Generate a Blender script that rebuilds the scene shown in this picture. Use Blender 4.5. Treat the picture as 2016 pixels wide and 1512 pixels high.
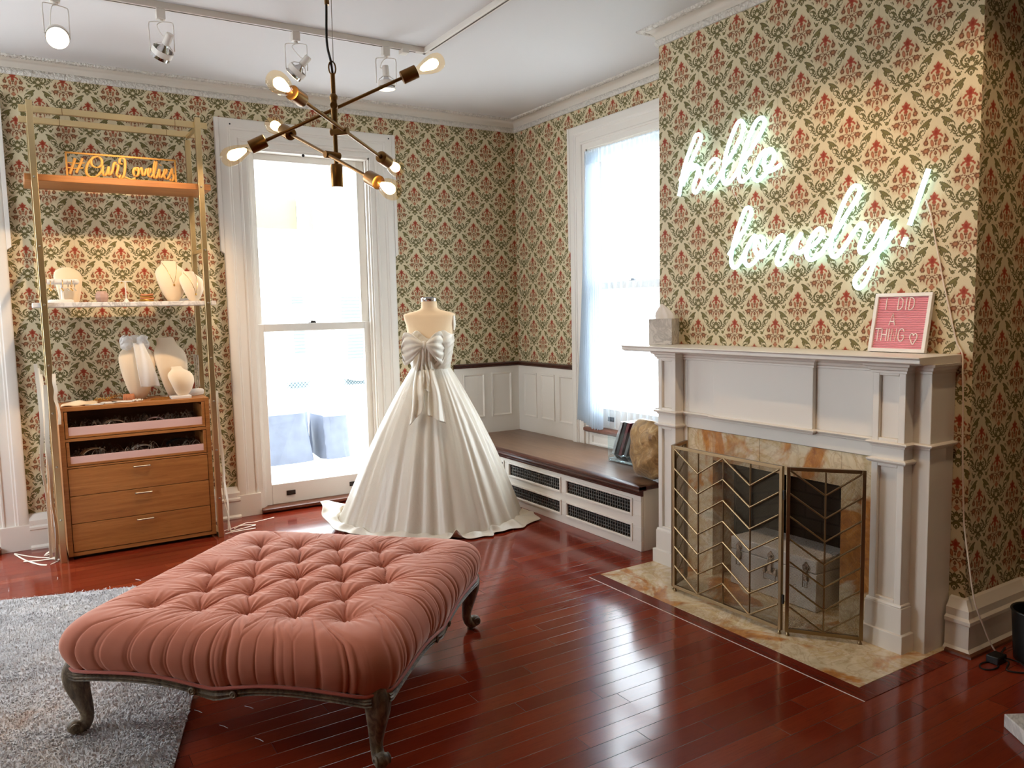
import bpy, math, random
import numpy as np
from mathutils import Vector, Matrix

for o in list(bpy.data.objects):
    bpy.data.objects.remove(o)
SC = bpy.context.scene
COL = SC.collection
PI = math.pi
random.seed(7)
RNG = np.random.RandomState(11)

# ---------------------------------------------------------------- camera
def make_camera():
    yaw, pit, rol = 0.5574, -0.0952, -0.0213
    f = Vector((math.sin(yaw)*math.cos(pit), math.cos(yaw)*math.cos(pit), math.sin(pit)))
    r = Vector((math.cos(yaw), -math.sin(yaw), 0)); u = r.cross(f)
    c, s = math.cos(rol), math.sin(rol)
    r2 = c*r + s*u; u2 = -s*r + c*u
    cd = bpy.data.cameras.new('camera'); cam = bpy.data.objects.new('camera', cd); COL.objects.link(cam)
    cd.sensor_fit = 'HORIZONTAL'; cd.sensor_width = 36.0; cd.lens = 1546.26*36/2016
    cd.clip_start = 0.05; cd.clip_end = 200
    m = Matrix((r2, u2, -f)).transposed().to_4x4(); m.translation = Vector((-3.8027, -5.9762, 1.5))
    cam.matrix_world = m
    SC.camera = cam
make_camera()

# ---------------------------------------------------------------- view, world, sky
SC.view_settings.view_transform = 'Standard'
SC.view_settings.look = 'None'
SC.view_settings.gamma = 1.0
SC.view_settings.use_curve_mapping = False
SC.view_settings.exposure = 0.0
SC.cycles.use_denoising = True
SC.cycles.max_bounces = 10
SC.cycles.diffuse_bounces = 6
SC.cycles.glossy_bounces = 4
SC.cycles.transparent_max_bounces = 16
SC.cycles.transmission_bounces = 6
SC.cycles.sample_clamp_indirect = 6.0
SC.cycles.caustics_reflective = False
SC.cycles.caustics_refractive = False
W = bpy.data.worlds.new('sky'); SC.world = W; W.use_nodes = True
bg = W.node_tree.nodes['Background']
bg.inputs[0].default_value = (0.84, 0.93, 1.0, 1); bg.inputs[1].default_value = 13.2

# window openings as light portals (they only guide the sampling of the sky)
def portal(name, loc, rot, sx, sy):
    l = bpy.data.lights.new(name, 'AREA'); l.shape = 'RECTANGLE'; l.size = sx; l.size_y = sy
    l.cycles.is_portal = True
    o = bpy.data.objects.new(name, l); COL.objects.link(o); o.location = loc; o.rotation_euler = rot
portal('window_light', (-1.845, 0.24, 1.36), (-PI/2, 0, 0), 1.0, 2.75)
portal('window_light', (-4.50, 0.24, 1.36), (-PI/2, 0, 0), 1.0, 2.75)
portal('window_light', (0.24, -1.52, 1.64), (0, PI/2, 0), 2.2, 1.0)
portal('window_light', (-6.34, -1.45, 1.6), (0, -PI/2, 0), 2.3, 1.5)

def spot(name, loc, target, power, angle, color=(1.0, 0.70, 0.42), blend=0.6, radius=0.04):
    l = bpy.data.lights.new(name, 'SPOT'); l.energy = power; l.spot_size = angle; l.spot_blend = blend
    l.color = color; l.shadow_soft_size = radius
    o = bpy.data.objects.new(name, l); COL.objects.link(o); o.location = loc
    d = Vector(target)-Vector(loc); o.rotation_euler = d.to_track_quat('-Z', 'Y').to_euler()
    return o

# ---------------------------------------------------------------- mesh building helpers
class MB:
    def __init__(s): s.v = []; s.f = []; s.uv = None; s.mi = None
    def add(s, vs, fs):
        b = len(s.v); s.v += [tuple(p) for p in vs]; s.f += [tuple(b+i for i in f) for f in fs]; return s
    def box(s, x0, x1, y0, y1, z0, z1):
        if x0 > x1: x0, x1 = x1, x0
        if y0 > y1: y0, y1 = y1, y0
        if z0 > z1: z0, z1 = z1, z0
        return s.add([(x0,y0,z0),(x1,y0,z0),(x1,y1,z0),(x0,y1,z0),(x0,y0,z1),(x1,y0,z1),(x1,y1,z1),(x0,y1,z1)],
                     [(0,3,2,1),(4,5,6,7),(0,1,5,4),(1,2,6,5),(2,3,7,6),(3,0,4,7)])
    def obox(s, c, ax, ay, az):
        c = Vector(c); ax = Vector(ax); ay = Vector(ay); az = Vector(az)
        return s.add([c+i*ax+j*ay+k*az for i,j,k in ((-1,-1,-1),(1,-1,-1),(1,1,-1),(-1,1,-1),(-1,-1,1),(1,-1,1),(1,1,1),(-1,1,1))],
                     [(0,3,2,1),(4,5,6,7),(0,1,5,4),(1,2,6,5),(2,3,7,6),(3,0,4,7)])
    def beam(s, a, b, w, h, up=(0,0,1)):
        a = Vector(a); b = Vector(b); d = (b-a); l = d.length; d.normalize(); up = Vector(up)
        if abs(d.dot(up)) > .99: up = Vector((1,0,0))
        r = d.cross(up).normalized(); u = r.cross(d)
        return s.obox((a+b)/2, r*w/2, d*l/2, u*h/2)
    def prism(s, poly, fn, h0, h1):
        n = len(poly); vs = [fn(u,v,h0) for u,v in poly]+[fn(u,v,h1) for u,v in poly]
        return s.add(vs, [tuple(range(n-1,-1,-1)), tuple(range(n,2*n))]+[(i,(i+1)%n,n+(i+1)%n,n+i) for i in range(n)])
    def grid(s, fn, nu, nv, cu=False, cv=False):
        mu = nu if cu else nu+1; mv = nv if cv else nv+1
        vs = [fn(i/nu, j/nv) for j in range(mv) for i in range(mu)]
        fs = [(j*mu+i, j*mu+(i+1)%mu, ((j+1)%mv)*mu+(i+1)%mu, ((j+1)%mv)*mu+i) for j in range(nv) for i in range(nu)]
        return s.add(vs, fs)
    def lathe(s, prof, c=(0,0,0), n=24, sx=1, sy=1, caps=True, axis=None):
        c = Vector(c)
        if axis is None: X, Y, Z = Vector((1,0,0)), Vector((0,1,0)), Vector((0,0,1))
        else:
            Z = Vector(axis).normalized(); t = Vector((0,0,1)) if abs(Z.z) < .9 else Vector((1,0,0))
            X = t.cross(Z).normalized(); Y = Z.cross(X)
        vs = []; m = len(prof)
        for r, z in prof:
            for k in range(n):
                a = 2*PI*k/n; vs.append(c + X*(r*sx*math.cos(a)) + Y*(r*sy*math.sin(a)) + Z*z)
        fs = [(j*n+k, j*n+(k+1)%n, (j+1)*n+(k+1)%n, (j+1)*n+k) for j in range(m-1) for k in range(n)]
        if caps:
            if prof[0][0] > 1e-4: fs.append(tuple(range(n-1,-1,-1)))
            if prof[-1][0] > 1e-4: fs.append(tuple((m-1)*n+k for k in range(n)))
        return s.add(vs, fs)
    def cyl(s, a, b, r0, r1=None, n=16):
        a = Vector(a); b = Vector(b); r1 = r0 if r1 is None else r1
        return s.lathe([(r0,0),(r1,(b-a).length)], a, n, axis=b-a)
    def ball(s, c, rx, ry=None, rz=None, n=16, m=10):
        ry = rx if ry is None else ry; rz = rx if rz is None else rz
        c = Vector(c); vs = []; fs = []
        for j in range(m+1):
            p = PI*j/m
            for k in range(n):
                a = 2*PI*k/n; vs.append((c.x+rx*math.sin(p)*math.cos(a), c.y+ry*math.sin(p)*math.sin(a), c.z-rz*math.cos(p)))
        for j in range(m):
            for k in range(n): fs.append((j*n+k, j*n+(k+1)%n, (j+1)*n+(k+1)%n, (j+1)*n+k))
        return s.add(vs, fs)
    def tube(s, pts, r, n=8, closed=False, flat=None, nrm=None):
        """round tube along points; r number or list; flat=(w,h) makes an elliptical ribbon"""
        pts = [Vector(p) for p in pts]; m = len(pts); vs = []
        prev = None
        for i, p in enumerate(pts):
            if closed: t = pts[(i+1)%m]-pts[i-1]
            else: t = pts[min(i+1,m-1)]-pts[max(i-1,0)]
            if t.length < 1e-9: t = Vector((0,0,1))
            t.normalize()
            if nrm is not None: a = Vector(nrm)
            elif prev is None: a = Vector((0,0,1)) if abs(t.z) < .9 else Vector((1,0,0))
            else: a = prev
            x = a - t*a.dot(t)
            if x.length < 1e-6: x = t.orthogonal()
            x.normalize(); prev = x; y = t.cross(x)
            ri = r[i] if isinstance(r, (list,tuple)) else r
            wx, wy = (ri, ri) if flat is None else (flat[1]*ri, flat[0]*ri)
            for k in range(n):
                q = 2*PI*k/n; vs.append(p + x*(wx*math.cos(q)) + y*(wy*math.sin(q)))
        fs = [(j*n+k, j*n+(k+1)%n, (j+1)*n+(k+1)%n, (j+1)*n+k) for j in range(m-1) for k in range(n)]
        if closed: fs += [((m-1)*n+k, (m-1)*n+(k+1)%n, (k+1)%n, k) for k in range(n)]
        else: fs += [tuple(range(n-1,-1,-1)), tuple((m-1)*n+k for k in range(n))]
        return s.add(vs, fs)
    def ribbon(s, pts, w, side, thick=.0008):
        """flat ribbon of width w along pts; side = width direction (vector or list)"""
        n = len(pts); vs = []
        for i, p in enumerate(pts):
            d = Vector(side[i] if isinstance(side, list) else side).normalized(); p = Vector(p)
            t = (Vector(pts[min(i+1,n-1)])-Vector(pts[max(i-1,0)])).normalized()
            k = t.cross(d)
            if k.length < 1e-5: k = Vector((0,0,1))
            k = k.normalized()*thick
            vs += [p-d*w/2-k, p+d*w/2-k, p+d*w/2+k, p-d*w/2+k]
        fs = [(4*i+a, 4*i+(a+1)%4, 4*i+4+(a+1)%4, 4*i+4+a) for i in range(n-1) for a in range(4)]
        fs += [(0,3,2,1), (4*n-4,4*n-3,4*n-2,4*n-1)]
        return s.add(vs, fs)
    def sweep(s, path, prof, fn, closed=False):
        """moulding: prof [(inset, height)] swept along a 2D path with mitred corners; inset grows to the left of travel"""
        n = len(path); m = len(prof); vs = []
        P = [Vector(p) for p in path]
        def nl(a, b):
            d = (b-a).normalized(); return Vector((-d.y, d.x))
        for i in range(n):
            if closed: n0, n1 = nl(P[i-1], P[i]), nl(P[i], P[(i+1)%n])
            else:
                n0 = nl(P[i-1], P[i]) if i else nl(P[0], P[1])
                n1 = nl(P[i], P[i+1]) if i < n-1 else n0
            q = n0+n1; q = q/max(.2, 1+n0.dot(n1))
            for d, h in prof:
                p = P[i]+q*d; vs.append(fn(p.x, p.y, h))
        fs = []
        rng = range(n) if closed else range(n-1)
        for i in rng:
            for j in range(m):
                fs.append((i*m+j, i*m+(j+1)%m, ((i+1)%n)*m+(j+1)%m, ((i+1)%n)*m+j))
        if not closed: fs += [tuple(range(m-1,-1,-1)), tuple((n-1)*m+j for j in range(m))]
        return s.add(vs, fs)

def smooth_path(pts, sub=6, closed=False):
    pts = [Vector(p) for p in pts]; n = len(pts); out = []
    for i in range(n if closed else n-1):
        if closed: a, b, c, d = pts[i-1], pts[i], pts[(i+1)%n], pts[(i+2)%n]
        else: a, b, c, d = pts[max(i-1,0)], pts[i], pts[i+1], pts[min(i+2,n-1)]
        for k in range(sub):
            t = k/sub
            out.append(.5*((2*b)+(c-a)*t+(2*a-5*b+4*c-d)*t*t+(3*b-a-3*c+d)*t**3))
    if not closed: out.append(pts[-1])
    return out

def thing(name, loc, label=None, cat=None, group=None, rotz=0, kind=None):
    o = bpy.data.objects.new(name, None); COL.objects.link(o); o.empty_display_size = .05
    o.location = loc; o.rotation_euler = (0,0,rotz)
    tag(o, label, cat, group, kind); return o
def tag(o, label=None, cat=None, group=None, kind=None):
    if label: o['label'] = label
    if cat: o['category'] = cat
    if group: o['group'] = group
    if kind: o['kind'] = kind
    return o
def obj(name, mb, mat, parent=None, bevel=0, smooth=35, local=False, origin=None, label=None, solid=0):
    """link a mesh; coordinates are world coordinates unless local=True"""
    me = bpy.data.meshes.new(name)
    if parent is not None: bpy.context.view_layer.update()
    off = Vector((0,0,0))
    if not local:
        if parent is not None:
            q = parent; 
            while q is not None: off += q.location; q = q.parent
        elif origin is not None: off = Vector(origin)
    vs = [(p[0]-off.x, p[1]-off.y, p[2]-off.z) for p in mb.v]
    me.from_pydata(vs, [], mb.f); me.validate(); me.update()
    bmats = mat if isinstance(mat, list) else [mat]
    for m in bmats: me.materials.append(m)
    if mb.mi is not None and len(mb.mi) == len(me.polygons):
        for p, k in zip(me.polygons, mb.mi): p.material_index = k
    import bmesh
    bm = bmesh.new(); bm.from_mesh(me); bmesh.ops.recalc_face_normals(bm, faces=bm.faces); bm.to_mesh(me); bm.free()
    if smooth:
        for p in me.polygons: p.use_smooth = True
        me.set_sharp_from_angle(angle=math.radians(smooth))
    o = bpy.data.objects.new(name, me); COL.objects.link(o)
    if parent is not None: o.parent = parent
    elif origin is not None: o.location = origin
    if bevel:
        b = o.modifiers.new('bevel', 'BEVEL'); b.width = bevel; b.segments = 2; b.limit_method = 'ANGLE'; b.angle_limit = math.radians(40)
    if solid:
        b = o.modifiers.new('solid', 'SOLIDIFY'); b.thickness = solid; b.offset = 0
    if label: o['label'] = label
    return o
def one(name, mb, mat, label, cat, origin, group=None, **k):
    """a thing made of one mesh"""
    return tag(obj(name, mb, mat, origin=origin, **k), label, cat, group)
def struct(name, mb, mat, **k):
    return tag(obj(name, mb, mat, **k), kind='structure')
def copy_tree(o, parent=None, loc=None, rotz=None):
    c = o.copy(); COL.objects.link(c)
    if parent is not None: c.parent = parent
    if loc is not None: c.location = loc
    if rotz is not None: c.rotation_euler = (0,0,rotz)
    for ch in list(o.children): copy_tree(ch, c)
    return c
# ---------------------------------------------------------------- materials (all node based)
def srgb(r, g, b):
    f = lambda c: (c/255/12.92) if c/255 <= .04045 else ((c/255+.055)/1.055)**2.4
    return (f(r), f(g), f(b), 1)
class NT:
    def __init__(s, name):
        s.m = bpy.data.materials.new(name); s.m.use_nodes = True; s.t = s.m.node_tree; s.n = s.t.nodes
        s.bsdf = s.n['Principled BSDF']; s.out = s.n['Material Output']
    def node(s, typ, **k):
        x = s.n.new(typ)
        for a, b in k.items(): setattr(x, a, b)
        return x
    def set(s, sock, val):
        if hasattr(val, 'is_output') or isinstance(val, bpy.types.NodeSocket): s.t.links.new(val, sock)
        else: sock.default_value = val
    def math(s, op, a, b=None, c=None, clamp=False):
        x = s.node('ShaderNodeMath', operation=op); x.use_clamp = clamp
        s.set(x.inputs[0], a)
        if b is not None: s.set(x.inputs[1], b)
        if c is not None: s.set(x.inputs[2], c)
        return x.outputs[0]
    def vmath(s, op, a, b=None):
        x = s.node('ShaderNodeVectorMath', operation=op); s.set(x.inputs[0], a)
        if b is not None: s.set(x.inputs[1], b)
        return x.outputs['Value'] if op in ('LENGTH','DISTANCE','DOT_PRODUCT') else x.outputs[0]
    def mapping(s, v, loc=(0,0,0), rot=(0,0,0), sc=(1,1,1), typ='POINT'):
        x = s.node('ShaderNodeMapping', vector_type=typ); s.set(x.inputs['Vector'], v)
        x.inputs['Location'].default_value = loc; x.inputs['Rotation'].default_value = rot; x.inputs['Scale'].default_value = sc
        return x.outputs[0]
    def ramp(s, fac, stops, interp='LINEAR'):
        x = s.node('ShaderNodeValToRGB'); r = x.color_ramp; r.interpolation = interp
        while len(r.elements) < len(stops): r.elements.new(.5)
        for e, (p, c) in zip(r.elements, stops): e.position = p; e.color = c if len(c) == 4 else (*c, 1)
        s.set(x.inputs[0], fac); return x.outputs[0]
    def mix(s, fac, a, b, blend='MIX'):
        x = s.node('ShaderNodeMix', data_type='RGBA', blend_type=blend)
        s.set(x.inputs[0], fac); s.set(x.inputs[6], a); s.set(x.inputs[7], b); return x.outputs[2]
    def noise(s, v, scale, detail=3, rough=.55, dist=0, out='Fac'):
        x = s.node('ShaderNodeTexNoise'); s.set(x.inputs['Vector'], v); x.inputs['Scale'].default_value = scale
        x.inputs['Detail'].default_value = detail; x.inputs['Roughness'].default_value = rough; x.inputs['Distortion'].default_value = dist
        return x.outputs[out]
    def bump(s, h, strength=.3, dist=.01):
        x = s.node('ShaderNodeBump'); x.inputs['Strength'].default_value = strength; x.inputs['Distance'].default_value = dist
        s.set(x.inputs['Height'], h); s.set(s.bsdf.inputs['Normal'], x.outputs[0])
    def coord(s, which='Object'):
        return s.node('ShaderNodeTexCoord').outputs[which]
    def P(s, **k):
        names = {'col':'Base Color','rough':'Roughness','metal':'Metallic','spec':'Specular IOR Level','coat':'Coat Weight','coatr':'Coat Roughness',
                 'sheen':'Sheen Weight','sheenr':'Sheen Roughness','sheent':'Sheen Tint','trans':'Transmission Weight','ior':'IOR','alpha':'Alpha',
                 'em':'Emission Color','ems':'Emission Strength','aniso':'Anisotropic','sss':'Subsurface Weight'}
        for a, b in k.items(): s.set(s.bsdf.inputs[names[a]], b)
        return s
def plain(name, col, rough=.5, metal=0, bump=None, vary=0, **k):
    t = NT(name); t.P(rough=rough, metal=metal, **k)
    if vary:
        n = t.noise(t.coord(), 9, 4); c2 = tuple(x*(1-vary) for x in col[:3])+(1,)
        t.P(col=t.mix(n, col, c2))
    else: t.P(col=col)
    if bump: t.bump(t.noise(t.coord(), bump[0], 4), bump[1], bump[2])
    return t.m

def mat_wallpaper():
    t = NT('damask_wallpaper'); S = .1375
    uv = t.node('ShaderNodeUVMap').outputs[0]
    sep = t.node('ShaderNodeSeparateXYZ'); t.set(sep.inputs[0], uv)
    x = t.math('MULTIPLY', sep.outputs[0], 1/S)
    k = t.math('ROUND', x); xf = t.math('SUBTRACT', x, k); xa = t.math('ABSOLUTE', xf)
    par = t.math('ABSOLUTE', t.math('MODULO', k, 2))
    y = t.math('SUBTRACT', t.math('MULTIPLY', sep.outputs[1], -1/S), t.math('MULTIPLY', par, .978))
    yw = t.math('WRAP', y, 1.956-.47, -.47)
    cmb = t.node('ShaderNodeCombineXYZ'); t.set(cmb.inputs[0], xa); t.set(cmb.inputs[1], yw)
    p = cmb.outputs[0]
    # slight hand printed wobble
    def ell(cx, cy, rx, ry, rot=0):
        q = t.mapping(p, (cx, cy, 0), (0, 0, math.radians(rot)), (rx, ry, 1), 'TEXTURE')
        return t.math('MULTIPLY_ADD', t.vmath('LENGTH', q), min(rx, ry), -min(rx, ry))
    def ring(cx, cy, rx, ry, w, rot=0):
        return t.math('SUBTRACT', t.math('ABSOLUTE', ell(cx, cy, rx, ry, rot)), w)
    def sub(a, b): return t.math('MAXIMUM', a, t.math('MULTIPLY', b, -1))
    def union(L):
        d = L[0]
        for e in L[1:]: d = t.math('MINIMUM', d, e)
        return d
    y2 = t.math('WRAP', t.math('ADD', yw, .978), 1.956-.47, -.47)
    cmb2 = t.node('ShaderNodeCombineXYZ'); t.set(cmb2.inputs[0], t.math('SUBTRACT', 1.0, xa)); t.set(cmb2.inputs[1], y2)
    p1, p2 = p, cmb2.outputs[0]
    def dia(cx, cy, a, b):
        q = t.vmath('ABSOLUTE', t.mapping(p1, (cx, cy, 0), (0,0,0), (a, b, 1), 'TEXTURE'))
        return t.math('MULTIPLY_ADD', t.vmath('DOT_PRODUCT', q, (1, 1, 0)), min(a, b), -min(a, b))
    def wave(kx, ky, ph, amp):
        w_ = t.math('MULTIPLY_ADD', xa, kx, ph); return t.math('MULTIPLY', t.math('SINE', t.math('MULTIPLY_ADD', yw, ky, w_)), amp)
    red = union([ell(0, -.01, .095, .115), ell(0, -.12, .045, .05), ell(.085, -.05, .045, .04, -25), ell(.09, .04, .045, .035, 15),
                 ell(.165, .085, .085, .032, 48), ell(0, .13, .065, .06)])
    red = t.math('ADD', red, wave(60, 45, 0, .007))
    salmon = union([ell(.115, .29, .052, .115, 14), sub(ell(.125, .635, .060, .105, -10), ell(.090, .665, .052, .105, -10)), dia(0, .80, .105, .10),
                    ell(0, .715, .055, .014)])
    brown = union([ell(.315, .255, .075, .085, 8), ell(.305, .155, .028, .085, -14), ell(.305, .50, .120, .082, 8), ell(.42, .48, .06, .020, -18),
                   ell(.36, .585, .026, .055, 12), ell(.25, .60, .022, .045, -10), ell(0, .20, .055, .075), ell(0, .32, .020, .07), ell(0, .60, .045, .07),
                   ring(.14, .47, .12, .045, .010, -8)])
    brown = t.math('ADD', brown, wave(75, -50, 1.0, .007))
    bigring = t.math('MAXIMUM', ring(0, 1.01, .30, .20, .026), t.math('SUBTRACT', 0, t.math('MAXIMUM', t.math('SUBTRACT', xa, .15), t.math('SUBTRACT', yw, .95))))
    def leafset():
        lf = sub(union([ell(.34, -.33, .21, .066, 34), ell(.275, -.25, .115, .055, 66), ell(.215, -.42, .08, .036, 30)]), ell(.46, -.125, .135, .10, 24))
        cr = sub(ell(.44, -.045, .118, .125), ell(.395, -.012, .098, .112))
        return union([lf, cr, ell(.475, .06, .045, .018, -40), ell(.445, -.44, .013, .065, -14), ell(.49, -.40, .013, .06, -14), ell(.40, -.47, .012, .05, -14), ring(.46, -.13, .105, .135, .011)])
    p = p1; L1 = leafset(); p = p2; L2 = leafset(); p = p1
    green = union([bigring, ring(.14, .99, .055, .045, .018), ell(.13, 1.12, .075, .040, -35), ell(0, 1.01, .085, .05), ell(0, .95, .05, .035), ell(.07, 1.06, .035, .045, -20),
                   ell(.415, .94, .024, .055, 18), ell(.445, 1.02, .060, .023, -40), ell(.385, 1.045, .05, .021, 50), ell(.435, 1.10, .058, .023, -38), ell(.365, 1.125, .05, .022, 40),
                   ell(.35, 1.185, .06, .020, -15), ell(.27, 1.215, .07, .020, -20), ell(.17, 1.20, .14, .016, -6), ell(.10, 1.285, .125, .028, 42),
                   sub(ell(0, 1.335, .105, .115), ell(0, 1.375, .055, .060)), ell(0, 1.415, .036, .070), ell(.365, 1.345, .070, .060), ell(.455, 1.265, .022, .05, 25), ell(.30, 1.30, .045, .014, 30),
                   L1, L2])
    green = t.math('ADD', green, wave(88, 52, .5, .006))
    cream = t.mix(t.noise(uv, 260, 2), srgb(213, 200, 168), srgb(202, 187, 152))
    fine = t.math('MULTIPLY', t.noise(uv, 500, 1), 1)
    def cov(d, soft=.012): return t.math('MULTIPLY_ADD', d, -1/soft, .5, clamp=True)
    warm = union([red, salmon, brown])
    halo = t.math('MULTIPLY', t.math('MULTIPLY_ADD', warm, -1/.06, 1.0, clamp=True), .38)
    c = t.mix(halo, cream, srgb(170, 128, 88))
    def two(d, edge, core, e0=0.0, e1=.03):
        f = t.math('MULTIPLY_ADD', d, -1/e1, -e0/e1, clamp=True); return t.mix(f, edge, core)
    c = t.mix(cov(brown), c, two(brown, srgb(106, 66, 38), srgb(164, 110, 76), .014, .045))
    c = t.mix(cov(salmon), c, two(salmon, srgb(136, 82, 52), srgb(174, 112, 80), .004, .03))
    c = t.mix(cov(red), c, two(red, srgb(160, 82, 54), srgb(142, 46, 26), .0, .06))
    c = t.mix(cov(green), c, two(green, srgb(82, 74, 38), srgb(114, 104, 60), .004, .03))
    # sheet seams every two columns
    seam = t.math('LESS_THAN', t.math('ABSOLUTE', t.math('SUBTRACT', t.math('MODULO', t.math('ADD', x, 400), 4), 2)), .008)
    c = t.mix(t.math('MULTIPLY', seam, .35), c, srgb(120, 105, 80))
    t.P(col=c, rough=.62, spec=.25)
    wn = t.node('ShaderNodeTexNoise'); t.set(wn.inputs['Vector'], t.mapping(uv, sc=(900, 60, 1))); wn.inputs['Scale'].default_value = 1
    t.bump(wn.outputs['Fac'], .12, .001)
    return t.m

def mat_floor():
    t = NT('cherry_floorboards'); p = t.node('ShaderNodeNewGeometry').outputs['Position']
    sp = t.node('ShaderNodeSeparateXYZ'); t.set(sp.inputs[0], p); PW = .082
    r = t.math('MULTIPLY', sp.outputs[1], 1/PW); row = t.math('FLOOR', r); fr = t.math('FRACT', r)
    wn = t.node('ShaderNodeTexWhiteNoise', noise_dimensions='1D'); t.set(wn.inputs['W'], row)
    xx = t.math('MULTIPLY_ADD', wn.outputs[0], 7.3, t.math('MULTIPLY', sp.outputs[0], 1/1.05)); xi = t.math('FLOOR', xx); fx = t.math('FRACT', xx)
    wn2 = t.node('ShaderNodeTexWhiteNoise', noise_dimensions='2D'); cb = t.node('ShaderNodeCombineXYZ'); t.set(cb.inputs[0], row); t.set(cb.inputs[1], xi)
    t.set(wn2.inputs['Vector'], cb.outputs[0])
    sc = t.vmath('MULTIPLY', wn2.outputs['Color'], (13, 17, 0)); pv = t.vmath('ADD', p, sc)
    g = t.noise(t.mapping(pv, sc=(2.2, 34, 1)), 1.6, 6, .65, .6)
    g2 = t.noise(t.mapping(pv, sc=(8, 210, 1)), 1.2, 3, .6)
    base = t.ramp(wn2.outputs[0], [(0, srgb(116, 38, 21)), (.5, srgb(132, 47, 26)), (1, srgb(148, 60, 32))])
    dark = t.mix(t.math('MULTIPLY', g, .7), base, srgb(102, 28, 14))
    col = t.mix(t.math('MULTIPLY', t.math('GREATER_THAN', g2, .60), .30), dark, srgb(74, 24, 14))
    sy = t.math('MINIMUM', fr, t.math('SUBTRACT', 1, fr)); sx = t.math('MULTIPLY', t.math('MINIMUM', fx, t.math('SUBTRACT', 1, fx)), 1.05/PW)
    sd = t.math('MINIMUM', sy, sx); seam = t.math('MULTIPLY_ADD', sd, -1/.016, 1.2, clamp=True)
    col = t.mix(t.math('MULTIPLY', seam, .75), col, srgb(36, 10, 8))
    big = t.noise(p, 1.3, 4)
    t.P(col=col, rough=t.math('MULTIPLY_ADD', big, .07, .10), spec=.34, coat=.10, coatr=.05)
    h = t.math('ADD', t.math('MULTIPLY', seam, -1.0), t.math('MULTIPLY', g2, .10))
    t.bump(h, .35, .0012)
    return t.m

def mat_wood(name, c1, c2, c3, axis='x', rough=.42, scale=1.0, grain=1.0):
    t = NT(name); p = t.coord()
    s = {'x': (1.5, 30, 30), 'y': (30, 1.5, 30), 'z': (30, 30, 1.5)}[axis]
    g = t.noise(t.mapping(p, sc=tuple(a*scale for a in s)), 1.5, 6, .62, .5)
    s2 = tuple(a*scale*6 for a in s); g2 = t.noise(t.mapping(p, sc=s2), 1.2, 2, .5)
    c = t.ramp(g, [(.25, c1), (.55, c2), (.8, c3)])
    c = t.mix(t.math('MULTIPLY', t.math('GREATER_THAN', g2, .62), .25*grain), c, tuple(x*.5 for x in c1[:3])+(1,))
    t.P(col=c, rough=rough); t.bump(g2, .10, .001)
    return t.m

def mat_onyx(name='amber_onyx', scale=1.0):
    t = NT(name); p = t.mapping(t.coord(), sc=(scale,)*3)
    w = t.noise(p, 3.2, 6, .6, 1.6); w2 = t.noise(t.vmath('ADD', p, (7.3, 2.1, 4.4)), 5.5, 5, .6, 2.2)
    w3 = t.noise(t.vmath('ADD', p, (1.3, 9.1, 3.7)), 2.6, 4, .55, 1.2)
    c = t.ramp(w, [(.30, srgb(196, 178, 140)), (.44, srgb(226, 210, 178)), (.52, srgb(206, 182, 138)), (.60, srgb(230, 216, 190)), (.75, srgb(190, 186, 160))])
    vein = t.math('MULTIPLY_ADD', t.math('ABSOLUTE', t.math('SUBTRACT', w2, .5)), -22, 1.0, clamp=True)
    c = t.mix(t.math('MULTIPLY', vein, .32), c, srgb(150, 100, 48))
    blot = t.math('MULTIPLY_ADD', w3, 14, -7.2, clamp=True)
    amb = t.ramp(t.noise(p, 14, 4, .6, 1.5), [(.3, srgb(150, 84, 28)), (.6, srgb(196, 128, 52)), (.8, srgb(222, 176, 110))])
    c = t.mix(t.math('MULTIPLY', blot, .9), c, amb)
    t.P(col=c, rough=.22, coat=.2)
    return t.m

def mat_marble(name='white_marble', base=(232, 228, 222), vein=(150, 146, 144), scale=1.0):
    t = NT(name); p = t.mapping(t.coord(), sc=(scale,)*3)
    w = t.noise(p, 7, 6, .62, 1.4)
    v = t.math('MULTIPLY_ADD', t.math('ABSOLUTE', t.math('SUBTRACT', w, .5)), -16, 1.0, clamp=True)
    v = t.math('MULTIPLY', v, t.noise(p, 3, 2))
    c = t.mix(t.math('MULTIPLY', t.noise(p, 2.5, 4), .35), srgb(*base), srgb(205, 201, 198))
    c = t.mix(v, c, srgb(*vein)); t.P(col=c, rough=.25); return t.m

def mat_glass(name, tint=(1,1,1,1), gloss=.08, rough=.0):
    """thin clear pane: mostly lets light through, a little mirror reflection"""
    t = NT(name); t.n.remove(t.bsdf)
    tr = t.node('ShaderNodeBsdfTransparent'); tr.inputs[0].default_value = tint
    gl = t.node('ShaderNodeBsdfGlossy'); gl.inputs['Roughness'].default_value = rough
    fr = t.node('ShaderNodeFresnel'); fr.inputs[0].default_value = 1.45
    mx = t.node('ShaderNodeMixShader'); t.set(mx.inputs[0], t.math('MULTIPLY', t.math('MULTIPLY', fr.outputs[0], gloss*10), t.math('SUBTRACT', 1.0, t.node('ShaderNodeNewGeometry').outputs['Backfacing']))); t.set(mx.inputs[1], tr.outputs[0]); t.set(mx.inputs[2], gl.outputs[0])
    t.set(t.out.inputs[0], mx.outputs[0]); return t.m

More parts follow.
